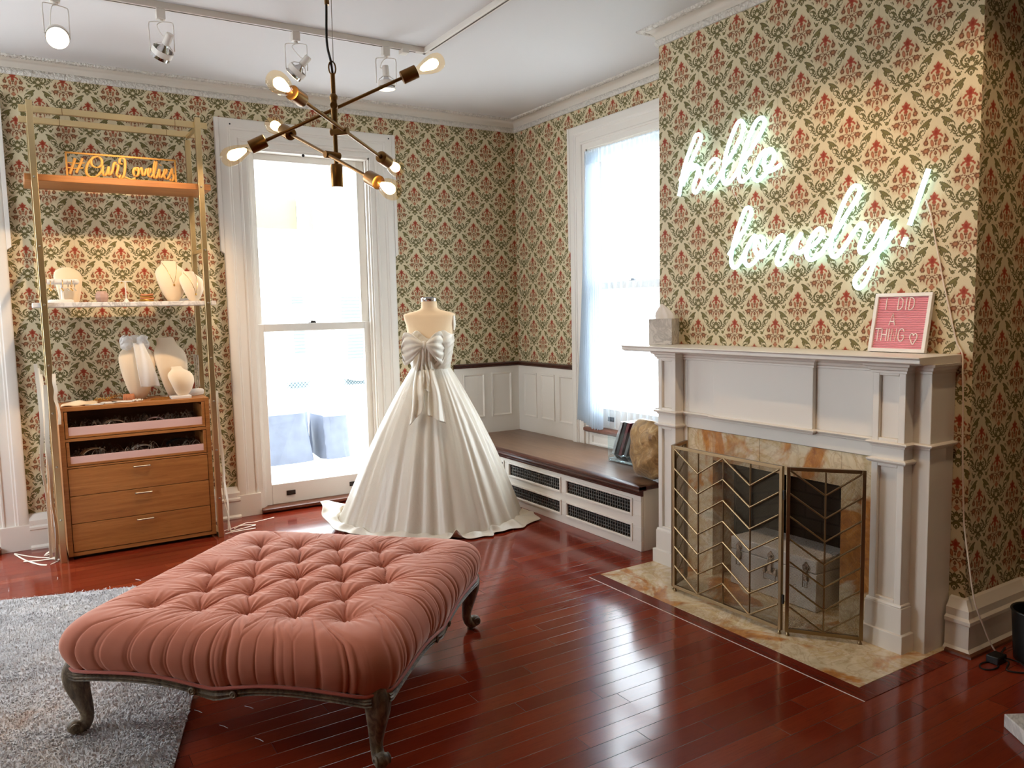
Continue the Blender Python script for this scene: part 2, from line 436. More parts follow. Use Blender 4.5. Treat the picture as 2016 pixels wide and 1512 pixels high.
def mat_sheer(name, col, see=.45, transl=.5):
    t = NT(name); t.n.remove(t.bsdf)
    tr = t.node('ShaderNodeBsdfTransparent'); tl = t.node('ShaderNodeBsdfTranslucent'); tl.inputs[0].default_value = col
    df = t.node('ShaderNodeBsdfDiffuse'); df.inputs[0].default_value = col
    m1 = t.node('ShaderNodeMixShader'); m1.inputs[0].default_value = transl; t.set(m1.inputs[1], df.outputs[0]); t.set(m1.inputs[2], tl.outputs[0])
    # cloth looks denser where it is seen edge-on, as real woven voile does
    lw = t.node('ShaderNodeLayerWeight'); lw.inputs[0].default_value = .35
    m2 = t.node('ShaderNodeMixShader'); t.set(m2.inputs[0], t.math('MULTIPLY_ADD', lw.outputs['Facing'], .5, 1-see, clamp=True))
    t.set(m2.inputs[1], tr.outputs[0]); t.set(m2.inputs[2], m1.outputs[0]); t.set(t.out.inputs[0], m2.outputs[0]); return t.m

def mat_emit(name, col, s):
    t = NT(name); t.P(col=(0,0,0,1), em=col, ems=s, rough=.6); return t.m

def mat_wiremesh(name, col, pitch=.0042, wire=.30):
    """woven fire-screen wire: wires opaque, holes open (pattern runs on the panel's UV, in metres)"""
    t = NT(name); uv = t.node('ShaderNodeUVMap').outputs[0]; sp = t.node('ShaderNodeSeparateXYZ'); t.set(sp.inputs[0], uv)
    a = t.math('FRACT', t.math('MULTIPLY', t.math('ADD', sp.outputs[0], sp.outputs[1]), 1/pitch/1.414))
    b = t.math('FRACT', t.math('MULTIPLY', t.math('SUBTRACT', sp.outputs[0], sp.outputs[1]), 1/pitch/1.414))
    w = t.math('MAXIMUM', t.math('LESS_THAN', a, wire), t.math('LESS_THAN', b, wire))
    t.P(col=col, metal=.7, rough=.5, alpha=w); return t.m

def mat_velvet():
    t = NT('blush_velvet'); p = t.coord()
    n = t.noise(p, 7, 4, .6, .8)
    c = t.mix(n, srgb(198, 122, 98), srgb(180, 104, 80))
    t.P(col=c, rough=.75, sheen=1.0, sheenr=.30, sheent=srgb(255, 218, 200), spec=.2)
    t.bump(t.noise(p, 420, 2), .15, .001); return t.m
def mat_satin():
    t = NT('ivory_satin'); p = t.coord()
    t.P(col=srgb(214, 205, 188), rough=.33, sheen=.25, spec=.45)
    w = t.noise(t.mapping(p, sc=(1, 1, .35)), 26, 5, .6, .7)
    t.bump(w, .22, .012); return t.m
def mat_agedwood():
    t = NT('aged_grey_wood'); p = t.coord()
    n = t.noise(t.mapping(p, sc=(1, 1, .5)), 38, 5, .7, 1.0); n2 = t.noise(p, 9, 3)
    c = t.ramp(n, [(.3, srgb(58, 44, 32)), (.5, srgb(108, 90, 68)), (.72, srgb(150, 134, 108))])
    t.P(col=c, rough=.6); t.bump(n, .4, .002); return t.m
def mat_rug():
    t = NT('grey_shag_wool'); p = t.node('ShaderNodeNewGeometry').outputs['Position']
    n = t.noise(p, 2.2, 5, .65); n2 = t.noise(p, 60, 2)
    c = t.ramp(n, [(.35, srgb(190, 186, 185)), (.5, srgb(212, 207, 205)), (.60, srgb(222, 215, 210)), (.72, srgb(200, 172, 150))])
    c = t.mix(t.math('MULTIPLY', n2, .5), c, srgb(166, 163, 166)); t.P(col=c, rough=.95, spec=.1); return t.m
def mat_ornament(name, col):
    """plaster with pressed leaf ornament"""
    t = NT(name); p = t.coord()
    v = t.node('ShaderNodeTexVoronoi', feature='F1'); t.set(v.inputs['Vector'], t.vmath('ADD', p, t.vmath('MULTIPLY', t.noise(p, 30, 2, out='Color'), (.03,.03,.03)))); v.inputs['Scale'].default_value = 62
    t.P(col=t.mix(v.outputs['Distance'], col, tuple(c*.72 for c in col[:3])+(1,)), rough=.55); t.bump(v.outputs['Distance'], .9, .008); return t.m
def mat_brick():
    t = NT('sooty_brick'); b = t.node('ShaderNodeTexBrick'); t.set(b.inputs['Vector'], t.node('ShaderNodeUVMap').outputs[0])
    b.inputs['Color1'].default_value = srgb(58, 50, 44); b.inputs['Color2'].default_value = srgb(44, 38, 34); b.inputs['Mortar'].default_value = srgb(20, 18, 17)
    b.inputs['Scale'].default_value = 1; b.inputs['Mortar Size'].default_value = .006; b.inputs['Brick Width'].default_value = .22; b.inputs['Row Height'].default_value = .072
    t.P(col=b.outputs[0], rough=.9); return t.m
def mat_pillow():
    t = NT('gold_brocade'); p = t.coord(); n = t.noise(p, 14, 5, .6, 1.5); n2 = t.noise(p, 60, 3)
    t.P(col=t.ramp(n, [(.3, srgb(120, 88, 48)), (.55, srgb(176, 138, 84)), (.75, srgb(206, 180, 132))]), rough=.36, metal=.25, sheen=.3)
    t.bump(t.math('ADD', n, t.math('MULTIPLY', n2, .3)), .5, .015); return t.m

M = dict(
    paper=mat_wallpaper(), floor=mat_floor(),
    white=plain('white_paint', srgb(225, 219, 210), .38, bump=(18, .05, .004)),
    ceiling=plain('ceiling_paint', srgb(212, 210, 209), .8),
    cove=plain('cove_paint', srgb(206, 197, 184), .6), ornament=mat_ornament('plaster_ornament', srgb(224, 218, 208)),
    oak=mat_wood('oak_veneer', srgb(142, 86, 40), srgb(168, 108, 54), srgb(186, 128, 70), 'x', .42),
    oakdark=mat_wood('oak_inside', srgb(92, 58, 32), srgb(108, 70, 40), srgb(120, 80, 46), 'x', .5),
    walnut=mat_wood('dark_mahogany', srgb(52, 22, 16), srgb(72, 32, 22), srgb(88, 42, 28), 'y', .28),
    mahfloor=mat_wood('cherry_board', srgb(82, 24, 14), srgb(108, 34, 20), srgb(122, 44, 26), 'y', .16),
    benchtop=mat_wood('bench_board', srgb(98, 70, 52), srgb(122, 92, 70), srgb(138, 108, 86), 'y', .32, .6),
    mahx=mat_wood('sill_mahogany', srgb(84, 44, 26), srgb(108, 60, 36), srgb(126, 76, 46), 'x', .35),
    brass=plain('brushed_brass', srgb(176, 138, 84), .26, 1.0), brassdark=plain('antique_brass', srgb(138, 104, 62), .30, 1.0),
    shelfbrass=plain('pale_brass', srgb(218, 196, 150), .30, 1.0),
    screenbrass=plain('bronze_rod', srgb(150, 128, 96), .34, 1.0), wire=mat_wiremesh('screen_wire', srgb(84, 74, 58), wire=.24),
    chrome=plain('chrome', srgb(210, 210, 210), .10, 1.0), nickel=plain('nickel', srgb(190, 186, 176), .3, 1.0),
    black=plain('black_iron', srgb(34, 33, 32), .5), grille=plain('grille_iron', srgb(98, 96, 92), .5), rubber=plain('black_plastic', srgb(16, 16, 17), .45), dark=plain('dark_bronze', srgb(48, 38, 32), .45, .4),
    onyx=mat_onyx(), marble=mat_marble(), tissuemarble=mat_marble('grey_marble', (206, 200, 194), (130, 124, 120)),
    glass=mat_glass('window_glass'), acrylic=mat_glass('clear_acrylic', (.93,.97,.98,1), .12),
    bulbglass=mat_glass('amber_bulb_glass', (1.0, .90, .74, 1), .05), filament=mat_emit('filament_glow', (1, .66, .30, 1), 34),
    lampglow=mat_emit('lamp_glow', (1, .80, .52, 1), 14), lampdim=mat_emit('lamp_reflector_glow', (1, .82, .55, 1), 3.0),
    neon=mat_emit('neon_tube_glow', (.62, .92, 1, 1), 5.0),
    velvet=mat_velvet(), piping=plain('coral_piping', srgb(176, 78, 54), .7, sheen=.4), satin=mat_satin(), aged=mat_agedwood(), rug=mat_rug(),
    linen=plain('cream_linen', srgb(222, 196, 160), .8, bump=(300, .2, .001)), bustlinen=plain('cream_velvet', srgb(226, 206, 178), .85, sheen=.3),
    curtain=mat_sheer('daylit_white_voile', (.66, .74, .82, 1), .42, .55), tulle=mat_sheer('white_tulle', (.95,.94,.92,1), .45, .3),  # curtain voile is white cloth; daylight's blue is put into its colour
    felt=plain('pink_felt', srgb(228, 146, 158), .85), letter=plain('white_plastic', srgb(244, 236, 232), .4), boardframe=plain('white_frame', srgb(232, 228, 224), .4),
    tray=plain('blush_tray', srgb(216, 178, 170), .5), ivory=plain('ivory_ribbon', srgb(230, 222, 206), .45), paper2=plain('card_white', srgb(226, 218, 208), .6),
    goldsign=plain('gold_sign', srgb(186, 136, 66), .5, .45), gold=plain('gold_chain', srgb(206, 160, 84), .25, 1.0), tangle=plain('trinkets', srgb(150, 128, 108), .4, .35, vary=.7),
    coral=plain('coral_cord', srgb(196, 128, 88), .7, bump=(200, .5, .004)), pinkpot=plain('blush_stone', srgb(196, 160, 146), .5, vary=.4),
    brick=mat_brick(), pillow=mat_pillow(), steel=plain('brushed_latch', srgb(170, 150, 130), .25, 1.0),
    trunk=plain('white_leatherette', srgb(214, 210, 204), .5, bump=(160, .15, .002)), porch=plain('porch_paint', srgb(236, 236, 236), .6), house=plain('house_paint', srgb(240, 242, 244), .7),
    yellow=plain('yellow_paint', srgb(128, 124, 96), .6), shutter=plain('blue_shutter', srgb(76, 92, 98), .6), porchbox=plain('slate_cover', srgb(104, 112, 130), .7, vary=.5),
    lawn=plain('pale_paving', srgb(214, 214, 210), .8), acr=plain('mirror_foil', srgb(200, 210, 214), .12, .8, bump=(12, .8, .03)),
    magsilver=plain('magazine_silver', srgb(176, 176, 178), .3, .6, bump=(40, .6, .01)), magblack=plain('magazine_black', srgb(24, 22, 22), .35), maggrey=plain('magazine_grey', srgb(110, 106, 106), .35),
    magred=plain('magazine_red', srgb(96, 30, 36), .35), plasterw=plain('plain_wall', srgb(206, 194, 170), .8), whitelint=plain('white_thread', srgb(240, 238, 234), .6),
    clearcord=plain('clear_cord', srgb(222, 206, 190), .4), backing=mat_glass('sign_backing', (.93,.98,.985,1), .03),
    bead=plain('silver_bead', srgb(200, 190, 176), .3, .6, bump=(260, 1.0, .006)), whitebox=plain('white_box', srgb(224, 218, 212), .5),
    filler=plain('inner_shade', srgb(90, 80, 70), .8), cordblack=plain('black_cord', srgb(20, 18, 16), .5), tissue=plain('tissue_paper', srgb(232, 226, 222), .8),
)
# ---------------------------------------------------------------- the room
ZC = 3.135
F_back = lambda u, v, h: (u, -h, v)
F_right = lambda u, v, h: (-h, -u, v)
CX, CL, CR = -.461, -2.348, -4.232
F_chim = lambda u, v, h: (CX-h, -u, v)
F_ret = lambda u, v, h: (u, CR-h, v)
XL, YS = -6.1, -8.6
F_left = lambda u, v, h: (XL+h, u, v)
F_south = lambda u, v, h: (-u, YS+h, v)

def wall(name, fn, u0, u1, v0, v1, mat, holes=(), thick=.2, phase=(0,0)):
    us = sorted({u0, u1, *[h[0] for h in holes], *[h[1] for h in holes]}); vs = sorted({v0, v1, *[h[2] for h in holes], *[h[3] for h in holes]})
    us = [u for u in us if u0 <= u <= u1]; vs = [v for v in vs if v0 <= v <= v1]
    solid = lambda i, j: 0 <= i < len(us)-1 and 0 <= j < len(vs)-1 and not any(h[0]-1e-6 <= us[i] and us[i+1] <= h[1]+1e-6 and h[2]-1e-6 <= vs[j] and vs[j+1] <= h[3]+1e-6 for h in holes)
    V = []; F = []; UV = []
    def q(pts):
        b = len(V); V.extend(fn(*p) for p in pts); F.append((b,b+1,b+2,b+3)); UV.extend((p[0]-phase[0], p[1]-phase[1]) for p in pts)
    for i in range(len(us)-1):
        for j in range(len(vs)-1):
            if not solid(i, j): continue
            a, b, c, d = us[i], us[i+1], vs[j], vs[j+1]
            q([(a,c,0),(b,c,0),(b,d,0),(a,d,0)]); q([(b,c,-thick),(a,c,-thick),(a,d,-thick),(b,d,-thick)])
            if not solid(i-1, j): q([(a,c,-thick),(a,c,0),(a,d,0),(a,d,-thick)])
            if not solid(i+1, j): q([(b,c,0),(b,c,-thick),(b,d,-thick),(b,d,0)])
            if not solid(i, j-1): q([(a,c,-thick),(b,c,-thick),(b,c,0),(a,c,0)])
            if not solid(i, j+1): q([(a,d,0),(b,d,0),(b,d,-thick),(a,d,-thick)])
    me = bpy.data.meshes.new(name); me.from_pydata(V, [], F); uv = me.uv_layers.new(name='UVMap')
    for k, c in enumerate(UV): uv.data[k].uv = c
    me.materials.append(mat); me.update()
    o = bpy.data.objects.new(name, me); COL.objects.link(o); return tag(o, kind='structure')

struct('floor', MB().box(XL-.2, .2, YS-.2, .2, -.1, 0), M['floor'])
struct('ceiling', MB().box(XL-.2, .2, YS-.2, .2, ZC, ZC+.1), M['ceiling'])
W1 = (-2.325, -1.365, 0.0, 2.715); W3 = (-4.98, -4.02, 0.0, 2.715); W2 = (1.035, 1.995, .515, 2.715)
wall('wall_back', F_back, XL-.2, 0, 0, ZC, M['paper'], [W1, W3], phase=(-3.733, 1.949))
wall('wall_right', F_right, -.2, -YS, 0, ZC, M['paper'], [W2], phase=(.53, 2.993))
wall('wall_chimney', F_chim, -CL+.0015, -CR-.0015, 0, ZC, M['paper'], [(2.935, 3.75, 0, .655)], thick=.06, phase=(2.948, 2.741))
wall('wall_chimney_return', F_ret, CX+.0015, 0, 0, ZC, M['paper'], thick=.06, phase=(-.373, 2.283))
wall('wall_chimney_side', lambda u, v, h: (u, CL+h, v), CX+.0015, 0, 0, ZC, M['paper'], thick=.06)
L4 = (-3.95, -2.55, .5, 2.7); L5 = (-2.15, -.75, .5, 2.7)
wall('wall_left', F_left, YS, 0, 0, ZC, M['paper'], [L5])
wall('wall_south', F_south, 0, -XL+.2, 0, ZC, M['paper'])

# windows -----------------------------------------------------------------
CASE = [(0,0),(0,.030),(.012,.036),(.058,.036),(.064,.030),(.075,.030),(.080,.024),(.128,.022),(.134,.028),(.146,.028),(.150,.016),(.19,.016),(.19,0)]
def window(name, fn, hole, vmeet, vb_case, ear=None, plinth=True, sill=None, lifts=True):
    uL, uR, vb, vt = hole; r = thing(name, fn((uL+uR)/2, vb, 0), kind='structure')
    oL, oR, oT = uL-.185, uR+.185, vt+.187
    c = MB().sweep([(oR, vb_case), (oR, oT), (oL, oT), (oL, vb_case)], CASE, fn)
    if ear: 
        for a, b in ((oL-.026, oL), (oR, oR+.026)):
            c.prism([(a, ear+.02), (b, ear), (b, oT), (a, oT)] if a < oL else [(a, ear), (b, ear+.02), (b, oT), (a, oT)], fn, 0, .033)
    if plinth:
        for a, b in ((oL-.018, oL+.165), (oR-.165, oR+.018)):
            c.prism([(a, 0), (b, 0), (b, .165), (a, .165)], fn, 0, .042)
    obj('casing', c, M['white'], r, smooth=30, bevel=.002)
    J = MB()
    for a, b in ((uL, uL+.018), (uR-.018, uR)): J.prism([(a, vb), (b, vb), (b, vt), (a, vt)], fn, -.2, .006)
    J.prism([(uL, vt-.02), (uR, vt-.02), (uR, vt), (uL, vt)], fn, -.2, .006)
    for a, b in ((uL+.018, uL+.034), (uR-.034, uR-.018)): J.prism([(a, vb), (b, vb), (b, vt-.02), (a, vt-.02)], fn, -.035, -.015)
    obj('jamb', J, M['white'], r, bevel=.001)
    a, b = uL+.02, uR-.02
    def sash(nm, v0, v1, h0, h1, rb, rt, st):
        s = MB()
        s.prism([(a, v0), (a+st, v0), (a+st, v1), (a, v1)], fn, h0, h1); s.prism([(b-st, v0), (b, v0), (b, v1), (b-st, v1)], fn, h0, h1)
        s.prism([(a+st, v0), (b-st, v0), (b-st, v0+rb), (a+st, v0+rb)], fn, h0, h1); s.prism([(a+st, v1-rt), (b-st, v1-rt), (b-st, v1), (a+st, v1)], fn, h0, h1)
        k = obj(nm, s, M['white'], r, bevel=.003)
        hm = (h0+h1)/2
        obj('pane', MB().prism([(a+st, v0+rb), (b-st, v0+rb), (b-st, v1-rt), (a+st, v1-rt)], fn, hm-.002, hm+.002), M['glass'], k)
        return k
    lo = sash('lower_sash', vb+.04, vmeet+.03, -.075, -.037, .155, .055, .062)
    up = sash('upper_sash', vmeet-.03, vt-.02, -.12, -.082, .05, .05, .062)
    um = (uL+uR)/2-.02
    lk = MB(); lk.prism([(um-.03, vmeet+.03), (um+.03, vmeet+.03), (um+.03, vmeet+.036), (um-.03, vmeet+.036)], fn, -.07, -.045)
    lk.prism([(um-.012, vmeet+.036), (um+.03, vmeet+.036), (um+.026, vmeet+.046), (um-.008, vmeet+.050)], fn, -.066, -.05)
    obj('sash_lock', lk, M['dark'], r, bevel=.002)
    if lifts:
        for uc in (uL+.225, uR-.225):
            l = MB(); l.prism([(uc-.034, vb+.10), (uc+.034, vb+.10), (uc+.034, vb+.135), (uc-.034, vb+.135)], fn, -.038, -.031)
            l.prism([(uc-.028, vb+.106), (uc+.028, vb+.106), (uc+.028, vb+.112), (uc-.028, vb+.112)], fn, -.034, -.024)
            obj('finger_lift', l, M['dark'], r)
    if sill:
        s = MB(); d = sill
        prof = [(vb+.0, -.2), (vb+.040, -.2), (vb+.040, d-.012), (vb+.034, d), (vb+.016, d), (vb+.006, d-.015), (vb+.0, d-.03)]
        s.prism([(h, v) for v, h in prof], lambda h, v, u: fn(u, v, h), uL-.02, uR+.02)
        obj('sill', s, M['mahx'], r, smooth=30)
    return r
w1 = window('window_1', F_back, W1, 1.395, 0, ear=1.94, sill=.07)
for u_, v_, r_ in ((-1.90, 2.685, .011), (-2.43, 2.86, .006), (-1.21, 2.87, .006)): obj('screw_hole', MB().cyl((u_, -.012 if v_ < 2.7 else -.030, v_), (u_, -.0175 if v_ < 2.7 else -.0365, v_), r_), M['rubber'], w1)
window('window_3', F_back, W3, 1.395, 0, ear=1.94, sill=.07)
w2 = window('window_2', F_right, W2, 1.66, .413, ear=1.94, plinth=False, sill=.05)
ap = MB()   # panelled apron below the sill
ap.prism([(1.035, .413), (1.995, .413), (1.995, .515), (1.035, .515)], F_right, -.02, .012)
for a, b in ((1.08, 1.50), (1.55, 1.95)):
    ap.sweep([(a, .425), (b, .425), (b, .503), (a, .503)], [(0,.012),(0,.022),(.012,.018),(.014,.012)], F_right, closed=True)
obj('apron_panel', ap, M['white'], w2)
window('fill_window', F_left, L5, 1.6, .45, plinth=False, sill=.05, lifts=False)  # unseen left-wall window, added to bring in fill daylight



# cornice ---------------------------------------------------------------
def cornice(name, path, closed=False):
    r = thing(name, (path[0][0], path[0][1], ZC), kind='structure')
    fn = lambda x, y, h: (x, y, h)
    obj('lower_band', MB().sweep(path, [(0,3.034),(.012,3.034),(.018,3.045),(.018,3.066),(.012,3.075),(0,3.075)], fn, closed), M['ornament'], r, smooth=50)
    obj('cove', MB().sweep(path, [(0,3.07),(.012,3.072),(.016,3.088),(.024,3.102),(.037,3.114),(.054,3.122),(.066,3.125),(.066,3.135),(0,3.135)], fn, closed), M['cove'], r, smooth=40)
    obj('upper_band', MB().sweep(path, [(.056,3.128),(.060,3.120),(.072,3.117),(.088,3.121),(.095,3.128),(.095,3.135),(.056,3.135)], fn, closed), M['ornament'], r, smooth=50)
# path travels with the room on its left
cornice('trim_1', [(0, CL), (0, 0), (XL, 0), (XL, YS), (0, YS), (0, CR), (CX, CR), (CX, CL)], True)
# baseboards --------------------------------------------------------------
BASE = [(0,0),(.058,0),(.058,.012),(.045,.026),(.045,.125),(.052,.132),(.052,.146),(.040,.156),(.040,.188),(.026,.206),(.014,.226),(0,.230)]
def baseboard(name, path):
    o = struct(name, MB().sweep(path, BASE, lambda x, y, h: (x, y, h)), M['white'], smooth=28)
baseboard('baseboard_back', [(-2.50, 0), (-3.835, 0)])
baseboard('baseboard_corner', [(-.70, 0), (-1.18, 0)])
baseboard('baseboard_far_left', [(-5.17, 0), (XL, 0), (XL, YS)])
baseboard('baseboard_south', [(XL, YS), (0, YS), (0, CR)])
baseboard('baseboard_chimney', [(0, CR), (CX, CR), (CX, -4.176)])
sh = MB().sweep([(0, CR-.058), (CX-.058, CR-.058), (CX-.058, -4.19)], [(0,0),(.014,0),(.012,.010),(.0,.016)], lambda x, y, h: (x, y, h))
struct('trim_2', sh, M['mahx'], smooth=28)

# wainscot in the window-seat corner ---------------------------------------
ws = thing('trim_3', (0, 0, .413), kind='structure')
wp = MB()
wp.prism([(-.665, .413), (-.001, .413), (-.001, 1.0), (-.665, 1.0)], F_back, 0, .012); wp.prism([(.001, .413), (.85, .413), (.85, 1.0), (.001, 1.0)], F_right, 0, .012)
obj('board', wp, M['white'], ws)
pn = MB(); PR = [(0,.012),(0,.020),(.010,.022),(.018,.014),(.020,.012)]
for a, b in ((-.585, -.37), (-.30, -.09)): pn.sweep([(a, .555), (b, .555), (b, .945), (a, .945)], PR, F_back, closed=True)
for a, b in ((.10, .305), (.372, .575), (.645, .845)): pn.sweep([(a, .545), (b, .545), (b, .940), (a, .940)], PR, F_right, closed=True)
obj('panel_moulding', pn, M['white'], ws, smooth=25)
obj('chair_rail', MB().sweep([(0, -.85), (0, 0), (-.668, 0)], [(0,.996),(.018,.996),(.026,1.006),(.022,1.014),(.034,1.020),(.036,1.030),(0,1.034)], lambda x, y, h: (x, y, h)), M['walnut'], ws, smooth=28)

# window seat over a radiator ------------------------------------------------
seat = thing('window_seat', (-.35, -1.2, 0), 'built-in window seat with dark wooden top and white grilled front under the right window', 'bench')
GR = [(.13, .80), (.884, 1.557), (1.633, 2.313)]; BX = -.667
us = [0.0]+[q for g in GR for q in g]+[2.402]
fr = MB(); fs_ = lambda u, v, h: (BX-h, -u, v)
rows = [(.064, .153), (.222, .313)]
fr.prism([(.03, 0), (2.402, 0), (2.402, .064), (.03, .064)], fs_, -.02, 0); fr.prism([(.03, .153), (2.402, .153), (2.402, .222), (.03, .222)], fs_, -.02, 0)
fr.prism([(.03, .313), (2.402, .313), (2.402, .385), (.03, .385)], fs_, -.02, 0)
for z0, z1 in rows:
    for a, b in ((.03, .13), (.80, .884), (1.557, 1.633), (2.313, 2.402)): fr.prism([(a, z0), (b, z0), (b, z1), (a, z1)], fs_, -.02, 0)
    for a, b in GR: fr.sweep([(a, z0), (b, z0), (b, z1), (a, z1)], [(-.012,0),(-.012,.008),(0,.010),(.006,.0)], fs_, closed=True)
obj('front_panel', fr, M['white'], seat, bevel=.002)
obj('end_panel', MB().box(BX+.022, CX-.002, -2.402, -2.352, 0, .386), M['white'], seat, bevel=.002)
for z0, z1 in rows:
    for a, b in GR:
        obj('dark_back', MB().prism([(a-.01, z0-.01), (b+.01, z0-.01), (b+.01, z1+.01), (a-.01, z1+.01)], fs_, -.075, -.07), M['black'], seat); g = MB()
        n = int((b-a)/.024)
        for i in range(n+1):
            u = a+(b-a)*i/n; g.prism([(u-.003, z0-.008), (u+.003, z0-.008), (u+.003, z1+.008), (u-.003, z1+.008)], fs_, -.018, -.010)
        for k in range(1, 4):
            v = z0+(z1-z0)*k/4; g.prism([(a-.008, v-.002), (b+.008, v-.002), (b+.008, v+.002), (a-.008, v+.002)], fs_, -.017, -.009)
        obj('grille', g, M['grille'], seat)
obj('seat_board', MB().box(-.645, -.012, -2.345, -.012, .386, .413).box(-.645, CX-.004, -2.416, -2.344, .386, .413), M['benchtop'], seat, bevel=.003)
obj('nosing', MB().prism([(-.668,.352),(-.682,.352),(-.686,.362),(-.682,.368),(-.698,.376),(-.704,.386),(-.700,.396),(-.708,.402),(-.708,.411),(-.700,.415),(-.645,.415),(-.645,.384),(-.668,.384)],
    lambda x, z, y: (x, y, z), -2.425, -.014).prism([(-2.40,.384),(-2.416,.384),(-2.425,.392),(-2.425,.411),(-2.416,.415),(-2.40,.415)], lambda y, z, x: (x, y, z), -.70, CX-.006), M['walnut'], seat, smooth=28)

# hearth and its wood border ---------------------------------------------------
one('hearth', MB().box(-1.122, -.30, -4.188, -2.575, -.012, .0025), M['onyx'], 'cream and amber onyx hearth slab set into the floor before the fireplace', 'hearth', (-.8, -3.4, 0), bevel=.001)
bd = MB(); B0 = .078
bd.box(-1.122-B0, -1.1235, -4.188-B0, -2.575+.0, 0, .0022); bd.box(-1.122, -.64, -4.188-B0, -4.1895, 0, .0022)
struct('trim_4', bd, M['mahfloor'] if 'mahfloor' in M else M['floor'], bevel=.0008)
struct('trim_5', MB().box(-1.122-B0-.004, -1.122-B0, -4.188-B0, -2.575, 0, .0012), M['paper2'])
# ---------------------------------------------------------------- fireplace
mt = thing('fireplace_mantel', (-.64, -3.36, 0), 'white panelled fireplace mantel with long shelf around an onyx surround', 'mantel')
mx = lambda y, z, x: (x, y, z)      # prisms in the y-z plane, extruded along x
XB = -.64
b = MB()
for y0, y1 in ((-2.548, -2.765), (-3.905, -4.166)): b.box(XB, CX-.002, y0, y1, 0, 1.236)
b.box(XB, CX-.002, -2.765, -3.905, .815, 1.236)
obj('body', b, M['white'], mt, bevel=.003)
obj('shelf', MB().prism([(CX-.002,1.238),(-.748,1.238),(-.756,1.242),(-.768,1.246),(-.768,1.262),(-.775,1.266),(-.775,1.271),(CX-.002,1.271)], lambda x, z, y: (x, y, z), -4.187, -2.352), M['white'], mt, bevel=.002)
# cornice under the shelf, stepping round the pilasters and the centre block
steps = [(CX-.01, -4.166), (-.645, -4.166), (-.645, -4.092), (-.703, -4.092), (-.703, -3.943), (-.645, -3.943), (-.645, -3.612), (-.664, -3.612), (-.664, -2.985), (-.645, -2.985), (-.645, -2.737), (-.703, -2.737), (-.703, -2.596), (-.645, -2.596), (-.645, -2.548), (CX-.01, -2.548)]
steps = steps[::-1]
flat = lambda x, y, h: (x, y, h)
def ledge(nm, prof): obj(nm, MB().sweep(steps, [(-d, z) for d, z in prof], flat), M['white'], mt, smooth=25)
ledge('cornice_moulding', [(0,1.196),(.006,1.198),(.006,1.206),(.014,1.212),(.016,1.222),(.030,1.228),(.032,1.238),(0,1.238)])
ledge('middle_moulding', [(0,.878),(.004,.880),(.006,.888),(.018,.893),(.021,.899),(.016,.903),(0,.905)])
# centre block and pilasters
obj('centre_panel', MB().box(-.664, XB-.0, -3.612, -2.985, .90, 1.236), M['white'], mt, bevel=.003)
def pilaster(y0, y1):
    xf = -.703
    p = MB()
    def framed(z0, z1, ins_y=.030, top=.022, bot=.022):
        p.box(xf, XB, y0, y0-ins_y, z0, z1); p.box(xf, XB, y1+ins_y, y1, z0, z1)
        p.box(xf, XB, y0-ins_y, y1+ins_y, z1-top, z1); p.box(xf, XB, y0-ins_y, y1+ins_y, z0, z0+bot)
        p.box(xf+.016, XB, y0-ins_y, y1+ins_y, z0+bot, z1-top)
    framed(.90, 1.236, top=.05, bot=.018); p.box(xf, XB, y0, y1, .82, .90); framed(.20, .82, top=.025, bot=.02)
    o = obj('pilaster', p, M['white'], mt, bevel=.0025)
    c = MB().sweep([(XB, y0), (xf, y0), (xf, y1), (XB, y1)], [(-d, z) for d, z in [(0,.808),(.010,.812),(.016,.820),(.016,.826),(0,.832)]], flat)
    obj('capital_moulding', c, M['white'], o, smooth=25)
    q = MB().box(xf-.010, XB, y0+.012, y1-.012, 0, .195)
    q.prism([(xf-.010,.195),(xf-.004,.207),(XB,.207),(XB,.195)], lambda x, z, y: (x, y, z), y1-.008, y0+.008)
    q.box(xf-.024, XB, y0+.026, y1-.026, 0, .082)
    obj('plinth', q, M['white'], o, bevel=.003)
pilaster(-2.596, -2.737); pilaster(-3.943, -4.092)
# onyx slips round the opening
xs = -.632
for a, c in ((-2.767, -2.953), (-3.748, -3.903)): obj('onyx_slip', MB().box(xs, CX-.002, a, c, .003, .813), M['onyx'], mt, bevel=.001)
for a, c in ((-2.954, -3.27), (-3.272, -3.747)): obj('onyx_lintel', MB().box(xs, CX-.002, a, c, .652, .813), M['onyx'], mt, bevel=.001)
# firebox: brick sides, back, hearth stone inside
def uvbox(name, quads, mat, parent):
    V = []; F = []; U = []
    for q in quads:
        n = len(V); V += q; F.append((n, n+1, n+2, n+3)); a = (Vector(q[1])-Vector(q[0])).length; h = (Vector(q[3])-Vector(q[0])).length
        U += [(0,0),(a,0),(a,h),(0,h)]
    off = parent.location; me = bpy.data.meshes.new(name); me.from_pydata([tuple(Vector(v)-off) for v in V], [], F); l = me.uv_layers.new(name='UVMap')
    for k, u in enumerate(U): l.data[k].uv = u
    me.materials.append(mat); o = bpy.data.objects.new(name, me); COL.objects.link(o); o.parent = parent
    s = o.modifiers.new('solid', 'SOLIDIFY'); s.thickness = .02; s.offset = 0; return o
y0, y1, xk = -2.958, -3.743, -.09
uvbox('firebox', [[(CX-.0,y0,0),(xk,y0-.08,0),(xk,y0-.08,.64),(CX,y0,.64)], [(xk,y0-.08,0),(xk,y1+.08,0),(xk,y1+.08,.64),(xk,y0-.08,.64)], [(xk,y1+.08,0),(CX,y1,0),(CX,y1,.64),(xk,y1+.08,.64)],
    [(CX,y0,.64),(CX,y1,.64),(xk,y1+.08,.64),(xk,y0-.08,.64)]], M['brick'], mt)

